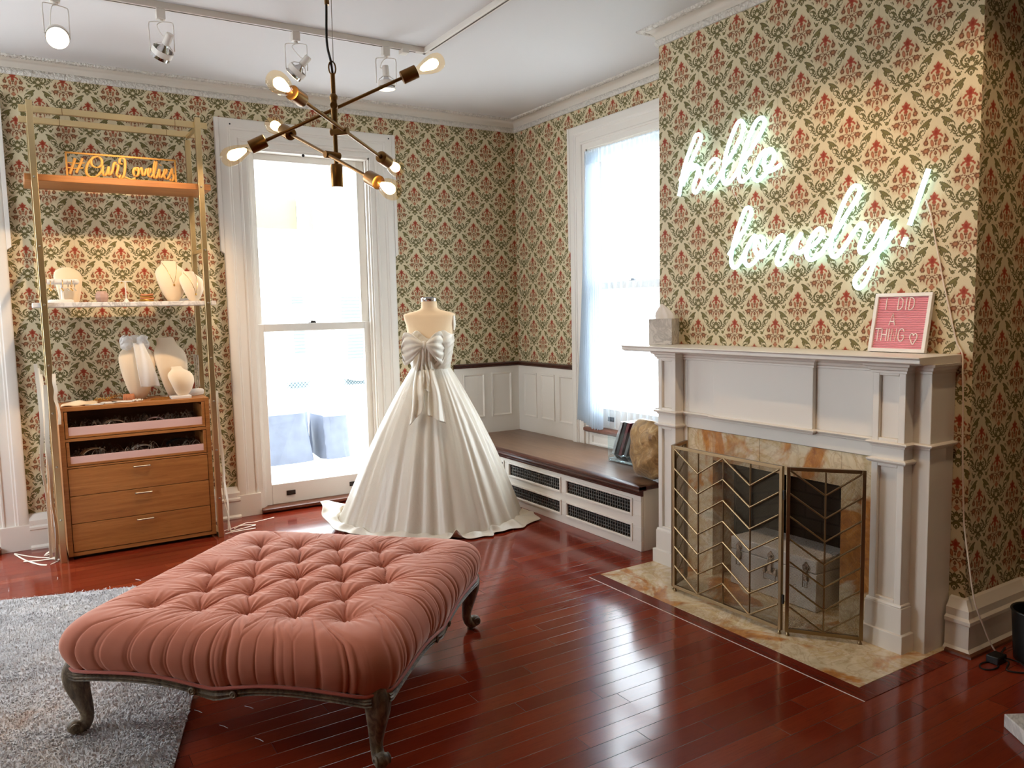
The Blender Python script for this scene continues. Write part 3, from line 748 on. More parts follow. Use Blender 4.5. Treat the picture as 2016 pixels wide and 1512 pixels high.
# fire screen ---------------------------------------------------------------
fsn = thing('fire_screen', (-.965, -3.34, 0), 'folding bronze fire screen of chevron rods over fine wire mesh before the fireplace', 'fire screen')
def screen_panel(a, c, ncol, nrow=7, z0=.022, z1=.778, up=0):
    """flat hinged panel from a to c (xy)"""
    a = Vector((*a, 0)); c = Vector((*c, 0)); d = (c-a); L = d.length; d.normalize(); n = d.cross(Vector((0,0,1)))
    P = lambda s, z, o=0: a+d*s+n*o+Vector((0,0,z))
    f = MB(); w = .016
    for s in (w/2, L-w/2): f.obox(P(s, (z0+z1)/2), d*w/2, n*w/2, Vector((0,0,(z1-z0)/2)))
    for z in (z0+w/2, z1-w/2): f.obox(P(L/2, z), d*(L/2-w), n*w/2, Vector((0,0,w/2)))
    fo = obj('frame', f, M['screenbrass'], fsn, bevel=.001)
    r = MB(); sp = (L-2*w)/ncol; H = z1-z0-2*w
    for i in range(1, ncol): r.cyl(P(w+sp*i, z0+w, .004), P(w+sp*i, z1-w, .004), .0042, n=8)
    amp = H/nrow
    for k in range(nrow+1):
        for i in range(ncol):
            hi, lo = z1-w-k*amp*1.0, z1-w-(k+1)*amp
            zl, zr = (hi, lo) if i % 2 == up else (lo, hi)
            if k == nrow: continue
            r.cyl(P(w+sp*i, zl, .007), P(w+sp*(i+1), zr, .007), .0042, n=8)
    obj('chevron_rods', r, M['screenbrass'], fo)
    # wire cloth behind the rods
    me = bpy.data.meshes.new('wire_mesh'); off = fsn.location
    pts = [P(w*.6, z0+w*.6, -.006), P(L-w*.6, z0+w*.6, -.006), P(L-w*.6, z1-w*.6, -.006), P(w*.6, z1-w*.6, -.006)]
    me.from_pydata([tuple(p-off) for p in pts], [], [(0,1,2,3)]); l = me.uv_layers.new(name='UVMap')
    for k, u in enumerate(((0,0),(L,0),(L,z1-z0),(0,z1-z0))): l.data[k].uv = u
    me.materials.append(M['wire']); o = bpy.data.objects.new('wire_mesh', me); COL.objects.link(o); o.parent = fo
    for s in (.012, L-.012): obj('foot', MB().lathe([(.009,0),(.009,.006),(.006,.010),(.005,z0)], P(s, .003), 12), M['screenbrass'], fo)
screen_panel((-.800, -2.922), (-.966, -2.990), 1)
screen_panel((-.968, -2.998), (-.964, -3.690), 4)
screen_panel((-.960, -3.705), (-.764, -3.962), 2)
for z in (.17, .65): obj('hinge', MB().cyl((-.966, -3.698, z-.02), (-.966, -3.698, z+.02), .006), M['black'], fsn)

# trunk inside the fireplace -------------------------------------------------
tk = thing('storage_trunk', (-.5, -3.35, .002), 'white leatherette storage trunk with three metal latches standing inside the fireplace', 'trunk')
ty0, ty1, tx0, tx1 = -3.085, -3.622, -.632, -.36
obj('base', MB().box(tx0, tx1, ty0, ty1, .004, .192), M['trunk'], tk, bevel=.004)
obj('lid', MB().box(tx0, tx1, ty0, ty1, .194, .262), M['trunk'], tk, bevel=.006)
def latch(y, big):
    l = MB(); x = tx0
    l.prism([(y-.018,.205),(y+.018,.205),(y+.020,.222),(y+.008,.236),(y,.246),(y-.008,.236),(y-.020,.222)], mx, x-.006, x)
    l.cyl((x-.012,y,.214),(x-.002,y,.214),.008)
    if big:
        l.prism([(y-.04,.120),(y+.04,.120),(y+.04,.160),(y-.04,.160)], mx, x-.004, x); l.box(x-.012, x-.004, y-.012, y+.012, .135, .205)
        l.box(x-.014, x-.003, y-.042, y-.028, .128, .158); l.box(x-.014, x-.003, y+.028, y+.042, .128, .158)
        l.tube([(x-.010,y-.038,.135),(x-.012,y-.038,.095),(x-.012,y+.038,.095),(x-.010,y+.038,.135)], .003, 6)
    else:
        l.box(x-.011, x-.003, y-.011, y+.011, .150, .208); l.box(x-.005, x, y-.016, y+.016, .150, .186)
        l.tube([(x-.008,y-.013,.19),(x-.010,y-.013,.118),(x-.010,y+.013,.118),(x-.008,y+.013,.19)], .0026, 6)
    obj('latch', l, M['steel'], tk, bevel=.001)
latch(-3.145, False); latch(-3.565, False); latch(-3.352, True)
# ---------------------------------------------------------------- chandelier
CHX, CHY = -2.8527, -3.3552
ch = thing('chandelier', (CHX, CHY, 1.93), 'brass chandelier with three crossed arms and six glowing amber bulbs hung on a black cord', 'chandelier')
obj('rod', MB().cyl((CHX,CHY,1.985),(CHX,CHY,2.300),.0075).ball((CHX,CHY,2.222),.014).cyl((CHX,CHY,2.215),(CHX,CHY,2.10),.0105), M['brassdark'], ch)
obj('finial_cup', MB().lathe([(.0,.0),(.0195,0),(.0205,.003),(.0205,.072),(.018,.076),(.0,.076)], (CHX,CHY,1.925), 24), M['brassdark'], ch)
cp = smooth_path([(CHX,CHY,2.298),(CHX-.004,CHY+.002,2.34),(CHX-.014,CHY+.004,2.40),(CHX-.012,CHY,2.52),(CHX-.005,CHY,2.75),(CHX,CHY,3.12)], 6)
obj('cord', MB().tube(cp, .0042, 8), M['cordblack'], ch)
obj('cord_clip', MB().cyl((CHX-.010,CHY,2.520),(CHX-.010,CHY,2.534),.008), M['brassdark'], ch)
obj('hanging_ring', MB().tube([(CHX+.012*math.cos(a), CHY+.002, 2.318+.022*math.sin(a)) for a in np.linspace(0,2*PI,17)[:-1]], .0028, 6, closed=True), M['brassdark'], ch)
obj('hanging_wire', MB().tube([(CHX+.004,CHY,2.335),(CHX+.006,CHY,2.6),(CHX+.003,CHY,3.12)], .0012, 6), M['nickel'], ch)
obj('canopy', MB().lathe([(.06,0),(.06,-.008),(.05,-.022),(.012,-.03)], (CHX,CHY,ZC), 24), M['brassdark'], ch)
L, S = .414, .260
for off, z, th, el in ((.035, 2.193, -.390, .438), (-.039, 2.108, .695, -.162), (-.033, 2.030, -1.347, -.424)):
    d = Vector((math.cos(th)*math.cos(el), math.sin(th)*math.cos(el), math.sin(el))); n = Vector((-math.sin(th), math.cos(th), 0))
    c0 = Vector((CHX, CHY, z)); J = c0+n*off
    arm = obj('arm', MB().cyl(J-d*(S+.005), J+d*(S+.005), .0058, n=12), M['brassdark'], ch)
    sg = 1 if off > 0 else -1
    obj('joint', MB().cyl(c0-n*sg*.014, J+n*sg*.010, .0125, n=16), M['brassdark'], arm, bevel=.001)
    for s in (-1, 1):
        e = J+d*s*S; ax = d*s
        obj('socket', MB().lathe([(.008,-.006),(.0215,-.004),(.0225,0),(.0225,.052),(.019,.052),(.0,.046)], e, 24, axis=ax, caps=False), M['brassdark'], ch)
        prof = [(.013,.046),(.0145,.060),(.021,.078),(.028,.098),(.0315,.118),(.0315,.130),(.027,.145),(.018,.154),(.008,.1575),(.0015,.158)]
        bl = obj('bulb', MB().lathe(prof, e, 24, axis=ax, caps=False), M['bulbglass'], ch)
        fl = MB()
        fl.lathe([(.001,.066),(.008,.072),(.0135,.090),(.0175,.110),(.0165,.122),(.010,.132),(.001,.136)], e, 14, axis=ax)
        obj('filament', fl, M['filament'], bl)

# ---------------------------------------------------------------- ceiling track and its lamp heads
tr = thing('ceiling_light_track', (-1.53, -1.39, ZC), 'white ceiling light track running along the room and turning a corner', 'light track')
TZ = ZC-.034
t1 = MB().beam((-5.6,-1.39,ZC-.017),(-1.53,-1.39,ZC-.017),.034,.034).beam((-1.53,-1.373,ZC-.017),(-1.53,-5.4,ZC-.017),.034,.034)
obj('rail', t1, M['white'], tr, bevel=.002)
sl = MB().beam((-5.58,-1.39,TZ-.0006),(-1.60,-1.39,TZ-.0006),.009,.0014).beam((-1.53,-1.46,TZ-.0006),(-1.53,-5.38,TZ-.0006),.009,.0014)
obj('contact_slot', sl, M['filler'], tr)
obj('feed_block', MB().box(-1.70,-1.655,-1.42,-1.36,TZ-.022,TZ+.004), M['white'], tr, bevel=.003)
def head(x, y, aim, label, glow, lit=None, yoke_rot=0.0):
    """one lamp head: connector, wire yoke, lamp holder, ring and reflector lamp"""
    r = thing('track_light', (x, y, TZ), label, 'track light', 'lamp heads on the ceiling track')
    obj('connector', MB().box(x-.022,x+.022,y-.018,y+.018,TZ-.052,TZ-.001).cyl((x,y,TZ-.052),(x,y,TZ-.064),.012), M['white'], r, bevel=.002)
    ca, sa = math.cos(yoke_rot), math.sin(yoke_rot); X = Vector((ca, sa, 0)); c = Vector((x, y, TZ-.064)); w = .060; h = .150
    yk = MB().tube(smooth_path([c+X*a+Vector((0,0,b)) for a, b in ((-w,-h),(-w,-.07),(-w,-.014),(-w+.012,-.002),(0,0),(w-.012,-.002),(w,-.014),(w,-.07),(w,-h))], 5), .0026, 6)
    obj('yoke', yk, M['white'], r)
    pv = c+Vector((0,0,-h)); A = Vector(aim).normalized()
    obj('lamp_holder', MB().lathe([(.0,-.105),(.017,-.104),(.020,-.098),(.020,-.045),(.016,-.040)], pv, 18, axis=A, caps=False), M['white'], r)
    obj('ring', MB().lathe([(.050,-.012),(.054,-.012),(.054,.018),(.050,.018),(.050,-.012)], pv, 28, axis=A, caps=False), M['white'], r)
    obj('wire_cage', MB().tube([pv+A*a+ (X-A*X.dot(A)).normalized()*b for a, b in ((.0,-.050),(-.025,-.043),(-.042,-.020),(-.045,0),(-.042,.020),(-.025,.043),(0,.050))], .002, 6), M['white'], r)
    lp = obj('reflector_lamp', MB().lathe([(.014,-.040),(.018,-.030),(.034,-.008),(.047,.022),(.050,.036)], pv, 28, axis=A, caps=False), M['chrome'], r)
    obj('lamp_face', MB().lathe([(.0495,.034),(.040,.039),(.02,.042),(.001,.043)], pv, 28, axis=A, caps=False), M['lampglow'] if glow > 1 else M['lampdim'], r)
    obj('lamp_neck', MB().ball(pv-A*.026, .012, n=12, m=8), M['lampdim'], r)
    px = Vector((x, y, TZ-.064)); cb = smooth_path([px+X*.006, px+X*-.02+Vector((0,0,-.02)), pv-A*.09+X*-.03, pv-A*.095], 5)
    obj('lamp_wire', MB().tube(cb, .0025, 6), M['white'], r)
    if lit:
        tgt, pw, ang = lit; s = spot('lamp_beam', pv+A*.06, tgt, pw, ang); 
    return r
head(-3.545, -1.39, (-.05, -.95, -.55), 'lit track lamp whose white face shines towards the room at the far left', 2, ((-3.9, -4.2, 0.6), 45, 1.3), .35)
head(-3.065, -1.39, (-.30, .62, -.72), 'track lamp hanging above the oak drawer chest, tilted at the shelves', 1, ((-3.25, -.1, 1.55), 85, 1.15), -.35)
head(-2.352, -1.39, (-.55, .50, -.70), 'track lamp tipped sideways between the cord of the chandelier and the shelf lamp', 1, ((-2.95, -.2, 1.2), 40, 1.1), -.35)
head(-1.800, -1.39, (.05, .02, -1), 'track lamp pointing straight down nearest the corner of the track', 1, ((-1.50, -1.0, 0.9), 35, 1.2), -.35)
# heads further along the second leg of the track light the chimney breast
for y, ty, pw in ((-3.75, -3.3, 30), (-4.7, -4.0, 45)):
    head(-1.53, y, (.75, 0, -.66), 'track lamp on the second leg of the track aimed at the chimney breast', 2, ((CX, ty, 1.55), pw, 1.35), 1.2)
# ---------------------------------------------------------------- brass shelving unit with chest of drawers
su = thing('shelving_unit', (-3.2, -.28, 0), 'tall brass framed shelving unit with oak and marble shelves standing against the wall', 'shelf')
XLp, XRp, YF, YB, PWD = -3.667, -2.737, -.4825, -.115, .034
for x, y in ((XLp,YF),(XRp,YF),(XLp,YB),(XRp,YB)):
    p = obj('post', MB().box(x-PWD/2, x+PWD/2, y-PWD/2, y+PWD/2, 0, 2.775 if y == YF else 2.70), M['shelfbrass'], su, bevel=.0015)
    if y == YF:
        for z in (.27, .60, .93, 1.22, 1.584, 1.93, 2.335):
            obj('bolt', MB().lathe([(.0065,0),(.0065,.006),(.0045,.009),(.0,.0095)], (x, y-PWD/2, z), 12, axis=(0,-1,0)), M['nickel'], p)
for y, z in ((YF+.034, 2.735), (YB-.0, 2.740)):
    b = MB().box(-3.722, -2.672, y-.013, y+.013, z-.020, z+.018)
    k = obj('crossbar', b, M['shelfbrass'], su, bevel=.0015)
    obj('bar_joint', MB().box(-3.50, -3.497, y-.0136, y+.0136, z-.0206, z+.0186).box(-2.87, -2.867, y-.0136, y+.0136, z-.0206, z+.0186), M['brassdark'], k)
for x in (XLp, XRp):
    for z in (2.72, 1.93): obj('side_rail', MB().box(x-.010, x+.010, YB, YF, z-.010, z+.010), M['shelfbrass'], su, bevel=.001)
    obj('base_rail', MB().box(x-PWD/2, x+PWD/2, YF, -.06, 0, .030), M['shelfbrass'], su, bevel=.0015)
obj('oak_shelf', MB().box(-3.720, -2.672, -.470, -.09, 2.318, 2.357), M['oak'], su, bevel=.003)
obj('marble_shelf', MB().box(-3.727, -2.682, -.478, -.09, 1.569, 1.597), M['marble'], su, bevel=.003)
# chest
cs = thing('drawer_chest', (-3.2, -.27, 0), 'oak chest with two open jewellery trays above three closed drawers', 'chest of drawers')
cx0, cx1, cf, cb_ = -3.640, -2.762, -.470, -.10
c = MB(); T = .028
c.box(cx0, cx0+T, cf, cb_, .022, .955); c.box(cx1-T, cx1, cf, cb_, .022, .955); c.box(cx0+T, cx1-T, cf, cb_, .930, .955); c.box(cx0+T, cx1-T, cf, cb_, .022, .045)
c.box(cx0+T, cx1-T, cb_-.014, cb_, .045, .93)
c.box(cx0+T, cx1-T, cf, cb_, .742, .760); c.box(cx0+T, cx1-T, cf, cb_, .575, .585)
obj('carcass', c, M['oak'], cs, bevel=.0015)
obj('plinth', MB().box(cx0+.03, cx1-.03, cf+.05, cb_, 0, .022), M['black'], cs)
def open_drawer(z0, z1, lip):
    d = MB(); a, b2 = cx0+T+.003, cx1-T-.003
    d.box(a, a+.017, cf-.002, cf+.02, z0, z1); d.box(b2-.017, b2, cf-.002, cf+.02, z0, z1); d.box(a+.017, b2-.017, cf-.002, cf+.02, z0, z0+.014)
    d.box(a, a+.012, cf+.02, cb_-.02, z0, z1-.02); d.box(b2-.012, b2, cf+.02, cb_-.02, z0, z1-.02)
    o = obj('open_drawer', d, M['oak'], cs, bevel=.001)
    t = MB(); t.box(a+.018, b2-.018, cf+.004, cf+.012, z0+.014, z0+lip); t.box(a+.013, b2-.013, cf+.012, cb_-.02, z0+.010, z0+.018)
    obj('tray', t, M['tray'], o, bevel=.001, label='blush pink tray front')
    obj('dark_lining', MB().box(a+.013, b2-.013, cb_-.03, cb_-.022, z0+.018, z1), M['oakdark'], o)
    return z0+.018
zt1 = open_drawer(.764, .926, .066); zt2 = open_drawer(.589, .738, .058)
for z0, z1 in ((.402, .571), (.228, .398), (.050, .224)):
    d = obj('drawer', MB().box(cx0+T+.003, cx1-T-.003, cf-.003, cf+.018, z0, z1), M['oak'], cs, bevel=.0012)
    h = MB(); xm = -3.196; zh = z1-.024
    h.cyl((xm-.05, cf-.026, zh), (xm+.05, cf-.026, zh), .0055, n=12)
    for s in (-.046, .046): h.cyl((xm+s, cf-.004, zh), (xm+s, cf-.026, zh), .004, n=10)
    obj('handle', h, M['nickel'], d)

# sign on the oak shelf: # O u r L o v e l i e s
sg = thing('lettered_sign', (-3.18, -.40, 2.357), 'gold cut-out script sign in a thin frame standing on the top oak shelf', 'sign')
SX0, SX1, SZ0, SZ1, SY = -3.497, -2.867, 2.358, 2.512, -.40
fr = MB(); w = .011
fr.box(SX0, SX1, SY-.003, SY+.003, SZ0, SZ0+w); fr.box(SX0, SX1, SY-.003, SY+.003, SZ1-w, SZ1); fr.box(SX0, SX0+w, SY-.003, SY+.003, SZ0+w, SZ1-w); fr.box(SX1-w, SX1, SY-.003, SY+.003, SZ0+w, SZ1-w)
obj('frame', fr, M['goldsign'], sg, bevel=.0008)
def sgn(strokes, w=.0068):
    """strokes in 0..1 sign units (x along, y up); thick and thin like a broad pen"""
    m = MB()
    for s in strokes:
        P = smooth_path([Vector((SX0+(SX1-SX0)*x, SY, SZ0+(SZ1-SZ0)*y)) for x, y in s], 6)
        R = []
        for i, p in enumerate(P):
            t = P[min(i+1,len(P)-1)]-P[max(i-1,0)]; t.normalize(); R.append(w*(.55+.75*abs(t.z)))
        m.tube(P, R, 8, nrm=(0,1,0), flat=(1, .45))
    return m
GL = [[[(.085,.76),(.06,.45),(.03,.14)], [(.15,.78),(.12,.48),(.085,.20)], [(.02,.57),(.09,.56),(.165,.60)], [(.015,.38),(.08,.36),(.15,.40)]],
 [[(.285,.90),(.24,.84),(.22,.66),(.235,.50),(.275,.46),(.31,.56),(.318,.74),(.30,.86),(.275,.88),(.235,.80),(.195,.60),(.175,.36),(.18,.16),(.215,.07),(.265,.12),(.31,.34),(.325,.52)]],
 [[(.325,.55),(.318,.34),(.322,.18),(.338,.16),(.36,.32),(.375,.52),(.37,.34),(.372,.20),(.39,.24),(.41,.42)]],
 [[(.41,.42),(.42,.62),(.435,.72),(.44,.64),(.46,.60),(.455,.44),(.44,.24),(.46,.14),(.48,.22)]],
 [[(.50,.66),(.475,.70),(.478,.84),(.50,.90),(.522,.84),(.524,.66),(.518,.44),(.508,.24),(.49,.10),(.470,.08),(.468,.15),(.49,.18),(.53,.12),(.575,.07),(.610,.13)]],
 [[(.63,.56),(.606,.52),(.594,.36),(.606,.22),(.63,.24),(.645,.40),(.64,.54),(.62,.54),(.625,.44),(.66,.48)]],
 [[(.66,.48),(.672,.56),(.676,.40),(.682,.26),(.70,.32),(.715,.50),(.728,.54)]],
 [[(.728,.36),(.75,.42),(.758,.54),(.742,.56),(.73,.42),(.735,.26),(.755,.22),(.78,.34)]],
 [[(.78,.34),(.80,.56),(.815,.82),(.803,.86),(.79,.66),(.782,.38),(.79,.20),(.806,.20),(.82,.32)]],
 [[(.82,.32),(.84,.56),(.836,.36),(.842,.22),(.86,.26),(.875,.38)], [(.850,.72),(.853,.75)]],
 [[(.875,.34),(.90,.42),(.908,.54),(.892,.56),(.88,.40),(.886,.22),(.91,.18),(.93,.30)]],
 [[(.93,.30),(.95,.50),(.962,.62),(.958,.46),(.972,.32),(.965,.16),(.945,.12),(.938,.20)]]]
for g in GL: obj('letter', sgn(g), M['goldsign'], sg)

# display busts -------------------------------------------------------------
def bust(loc, W, H, tilt, yaw, label, name='necklace_bust', neck=.42, mat='bustlinen', chain=None, plump=.30, back=False):
    """velvet necklace bust: shield-shaped front, short round neck, leaning back"""
    r = thing(name, loc, label, 'display bust', 'necklace display busts')
    m = MB(); nu, nv = 28, 26
    TV = [0,.04,.10,.20,.40,.55,.66,.73,.80,.86,.91,1]
    TW = [.26,.40,.52,.67,.88,.97,1.0,.97,.86,.66,neck+.06,neck] if not back else [.62,.68,.72,.77,.87,.95,1.0,1.0,.97,.90,.78,.30]
    def w(v): return W/2*float(np.interp(v, TV, TW))
    def f(u, v):
        a = 2*PI*u; ww = w(v); dep = ww*.30+W*.03
        y0 = -W*plump*math.sin(PI*min(1, v*.95+.02))*.55
        x = ww*math.copysign(abs(math.cos(a))**.9, math.cos(a)); y = y0+dep*math.sin(a)
        z = H*v
        return (x, y+tilt*z, z)
    m.grid(f, nu, nv, cu=True)
    top = [(lambda p: p)(f(k/nu, 1)) for k in range(nu)]; m.add(top, [tuple(range(nu))])
    bot = [f(k/nu, 0) for k in range(nu)]; m.add(bot, [tuple(range(nu-1,-1,-1))])
    obj('body', m, M[mat], r, local=True, smooth=50)
    obj('stand', MB().box(-W*.22, W*.22, W*.02, W*.30, 0, .006).prism([(W*.10,.0),(W*.22,0),(W*.16+tilt*H*.6,H*.6),(W*.08+tilt*H*.6,H*.6)], lambda y, z, x: (x, y, z), -W*.05, W*.05), M[mat], r, local=True)
    if chain:
        zp, wp = chain
        def fr(x, v):   # point just in front of the bust surface
            ww = w(v); dep = ww*.30+W*.03; y0 = -W*plump*math.sin(PI*min(1, v*.95+.02))*.55
            c = max(-.95, min(.95, x/max(ww, 1e-4)));
            return Vector((x, y0-dep*math.sqrt(1-abs(c)**2.2)-.002+tilt*H*v, H*v))
        P = [fr(s*wp*W*(1-abs(t)), .93-(.93-zp)*(1-abs(t)) if False else zp+(.93-zp)*abs(t)) for s, t in []]
        pts = [fr(k/10*W*neck*.50*(-1), zp+(.95-zp)*(k/10)) for k in range(10, 0, -1)]+[fr(k/10*W*neck*.50, zp+(.95-zp)*(k/10)) for k in range(0, 11)]
        k = obj('necklace', MB().tube(pts, .0011, 5), M['gold'], r, local=True)
        obj('pendant', MB().ball(fr(0, zp)-Vector((0,.002,.006)), .0065, .004, .008), M['gold'], r, local=True)
    r.rotation_euler = (0, 0, yaw); return r
ZM, ZT = 1.5975, .9555
bust((-3.52, -.23, ZM), .165, .225, .10, .25, 'smooth cream display bust with a rounded top behind the bracelet bar', back=True, plump=.2)
bust((-2.918, -.30, ZM), .200, .272, .25, .12, 'larger cream bust with a gold pendant necklace on the marble shelf', neck=.46, chain=(.42, .5))
bust((-2.802, -.37, ZM), .168, .200, .30, .35, 'smaller cream bust with a gold pendant necklace at the right of the marble shelf', neck=.48, chain=(.25, .5))
v1 = bust((-3.155, -.25, ZT), .225, .395, .16, .10, 'tall cream bust draped with white tulle on top of the oak chest', neck=.50)
bust((-2.935, -.22, ZT), .235, .40, .20, .42, 'tall bare cream bust in shadow at the right of the oak chest', neck=.52)
bust((-2.905, -.36, ZT+.012), .190, .195, .28, .50, 'small cream bust tilted on a white box on the oak chest', neck=.40)
# tulle veil tied round the neck of the tall bust
vl = thing('tulle_veil', (-3.155, -.25, 1.33), 'white tulle veil tied in a bow round the tall bust on the oak chest', 'veil')
def tul(u, v):
    a = 2*PI*u; rr = .066+.012*math.sin(5*a+9*v)+.010*math.sin(PI*v)
    return (-3.160+rr*1.05*math.cos(a), -.200+rr*.62*math.sin(a), 1.300+.075*v+.008*math.sin(3*a))
obj('wrap', MB().grid(tul, 48, 8, cu=True), M['tulle'], vl, smooth=80)
for s in (-1, 1):
    def lp(u, v, s=s):
        return (-3.165+s*(.012+.075*u), -.262-.020*math.sin(PI*u)+.006*math.sin(14*v), 1.330+(v-.5)*(.022+.075*math.sin(PI*min(1,.12+u*.86)))+.014*u-.03*u*u+.004*math.sin(20*u))
    obj('bow_loop', MB().grid(lp, 12, 10), M['tulle'], vl, smooth=80, solid=.003)
def tail(u, v):
    z = 1.33-.29*v; wv = .030+.050*v*(1-.45*v)
    return (-3.150+.055*v+wv*(u-.5)*2, -.300-.055*math.sin(PI*min(1,v*.8))-.006*math.sin(9*u+4*v), z)
obj('tail', MB().grid(tail, 18, 30), M['tulle'], vl, smooth=80, solid=.003)

# marble shelf trinkets -----------------------------------------------------
tb = thing('bracelet_bar', (-3.565, -.33, ZM), 'white T-shaped bracelet bar on the left end of the marble shelf', 'jewellery stand')
obj('base', MB().lathe([(.07,0),(.072,.004),(.070,.016),(.060,.020),(.0,.020)], (-3.572,-.33,ZM), 32, sy=.6), M['whitebox'], tb, bevel=.001)
obj('column', MB().cyl((-3.562,-.33,ZM+.018),(-3.562,-.33,ZM+.122),.0085), M['whitebox'], tb)
obj('bar', MB().cyl((-3.640,-.33,ZM+.130),(-3.482,-.33,ZM+.130),.017,n=20).ball((-3.482,-.33,ZM+.130),.017), M['whitebox'], tb)
for i, x in enumerate((-3.625, -3.600, -3.560, -3.528, -3.510, -3.492)):
    rr = .022+.001*(i % 3); tl = .3*(i % 2)-.12
    pts = [(x+tl*.02*math.sin(a), -.33+rr*math.sin(a), ZM+.124+rr*math.cos(a)-.004) for a in np.linspace(0, 2*PI, 25)[:-1]]
    lab = ['outermost left', 'second from the left', 'third from the left', 'fourth from the left', 'fifth from the left', 'rightmost'][i]
    bm_ = MB().tube(pts, .0022, 6, closed=True)
    for k in range(3): bm_.ball((x+.004*(k-1), -.33-.012, ZM+.088-.006*k), .0045, n=8, m=6)
    one('bracelet', bm_, M['gold'] if i % 2 == 0 else M['bead'], lab+' of the bracelets hung on the white bracelet bar', 'bracelet', (x, -.33, ZM+.1), 'bracelets on the bar')
pt = MB().lathe([(.022,0),(.030,.006),(.039,.030),(.036,.052),(.028,.066),(.024,.070),(.021,.066),(.024,.05),(.0,.045)], (-3.344,-.33,ZM), 10)
one('stone_pot', pt, M['pinkpot'], 'small faceted blush stone pot on the marble shelf', 'pot', (-3.344,-.33,ZM), smooth=10)
es = thing('earring_stand', (-3.212, -.33, ZM), 'thin white T-shaped earring stand in the middle of the marble shelf', 'jewellery stand')
obj('base', MB().lathe([(.018,0),(.018,.004),(.006,.022),(.0,.022)], (-3.205,-.33,ZM), 16), M['whitebox'], es)
obj('column', MB().cyl((-3.205,-.33,ZM+.02),(-3.205,-.33,ZM+.132),.0035), M['whitebox'], es)
obj('crossbar', MB().cyl((-3.245,-.33,ZM+.132),(-3.165,-.33,ZM+.132),.0032), M['whitebox'], es)
obj('earring', MB().ball((-3.226,-.335,ZM+.124),.006), M['gold'], es)
for i in range(4):
    x = -3.085; rr = .040-.002*i; dz = .0100+.0115*i
    pts = [(x+rr*math.cos(a)+.004*(i % 2), -.33+rr*.8*math.sin(a), ZM+dz+.003*math.sin(2*a+i)) for a in np.linspace(0, 2*PI, 33)[:-1]]
    one('bangle', MB().tube(pts, .0055, 8, closed=True), M['coral'] if i % 2 else M['gold'], ['bottom', 'second from bottom', 'third from bottom', 'topmost'][i]+' bangle of the stack on the marble shelf', 'bangle', (x,-.33,ZM+dz), 'stacked bangles')
one('marble_block', MB().box(-2.905,-2.762,-.185,-.115,ZM+.0005,ZM+.024), M['marble'], 'low white marble tray behind the two necklace busts', 'tray', (-2.81,-.18,ZM), bevel=.004)

# things on top of the chest --------------------------------------------------
def card(x, y, w, d, rot, z, lab):
    c_, s_ = math.cos(rot), math.sin(rot)
    m = MB().obox((x,y,z), (w/2*c_,w/2*s_,0), (-d/2*s_,d/2*c_,0), (0,0,.0012))
    m.obox((x+.01*c_,y+.01*s_,z+.002), (.012*c_,.012*s_,0), (-.006*s_,.006*c_,0), (0,0,.0012))
    one('earring_card', m, M['paper2'], lab, 'card', (x,y,z), 'earring cards on the chest')
card(-3.43, -.405, .10, .085, -.25, ZT+.003, 'white earring card lying nearest the front edge of the oak chest')
card(-3.355, -.36, .09, .11, -.35, ZT+.003, 'white earring card second from the left on the oak chest')
card(-3.27, -.35, .13, .10, -.30, ZT+.003, 'largest white earring card beside the coral spool')
pl = MB()
def flat_pack(u, v):
    return (-3.62+.20*u+.02*v, -.42+.20*v, ZT+.004+.016*math.sin(PI*u)*math.sin(PI*v)+.004*math.sin(11*u+5*v))
pl.grid(flat_pack, 16, 14)
one('fabric_pouch', pl, M['linen'], 'pale flat fabric pouch at the left end of the chest top', 'pouch', (-3.52,-.33,ZT), solid=.004, smooth=80)
def twig(x, y, n, seed, lab):
    rr = random.Random(seed); m = MB()
    for k in range(n):
        a = rr.uniform(-.6,.6); L_ = rr.uniform(.05,.13)
        p = [(x+rr.uniform(-.01,.01), y, ZT+.006), (x+L_*.4*math.cos(a), y+L_*.3*math.sin(a), ZT+.012+rr.uniform(0,.02)), (x+L_*math.cos(a)*1.0, y+L_*.6*math.sin(a), ZT+.012+rr.uniform(0,.03))]
        m.tube(smooth_path(p, 4), .0013, 5)
        for q in range(3): m.ball((p[2][0]-.012*q, p[2][1], p[2][2]+.002*q), .0035, n=8, m=6)
    one('hair_vine', m, M['gold'], lab, 'hair ornament', (x,y,ZT), 'hair vines on the chest')
twig(-3.44, -.28, 7, 1, 'beaded hair vine behind the white earring cards')
twig(-3.36, -.22, 6, 2, 'beaded hair vine nearest the wall at the middle of the chest')
sp = MB().lathe([(.016,-.034),(.020,-.030),(.021,0),(.020,.030),(.016,.034)], (-3.225,-.30,ZT+.0215), 18, axis=(.95,-.3,0))
for k in range(9): sp.tube([Vector((-3.225,-.30,ZT+.0215))+Vector((.95,-.3,0)).normalized()*(-.028+.007*k)+.0215*(math.cos(a)*Vector((.3,.95,0))+math.sin(a)*Vector((0,0,1))) for a in np.linspace(0,2*PI,17)[:-1]], .003, 6, closed=True)
one('cord_spool', sp, M['coral'], 'spool wound with coral cord on top of the oak chest', 'spool', (-3.225,-.30,ZT))
pe = MB()
for k in range(26):
    a = k*.72; pe.ball((-3.185+.030*math.cos(a)*(.5+.5*(k%3)/2), -.385+.022*math.sin(a), ZT+.005+.004*(k%2)), .0052, n=8, m=6)
one('pearl_strand', pe, M['ivory'], 'small coiled pearl strand in front of the coral spool', 'necklace', (-3.185,-.385,ZT))
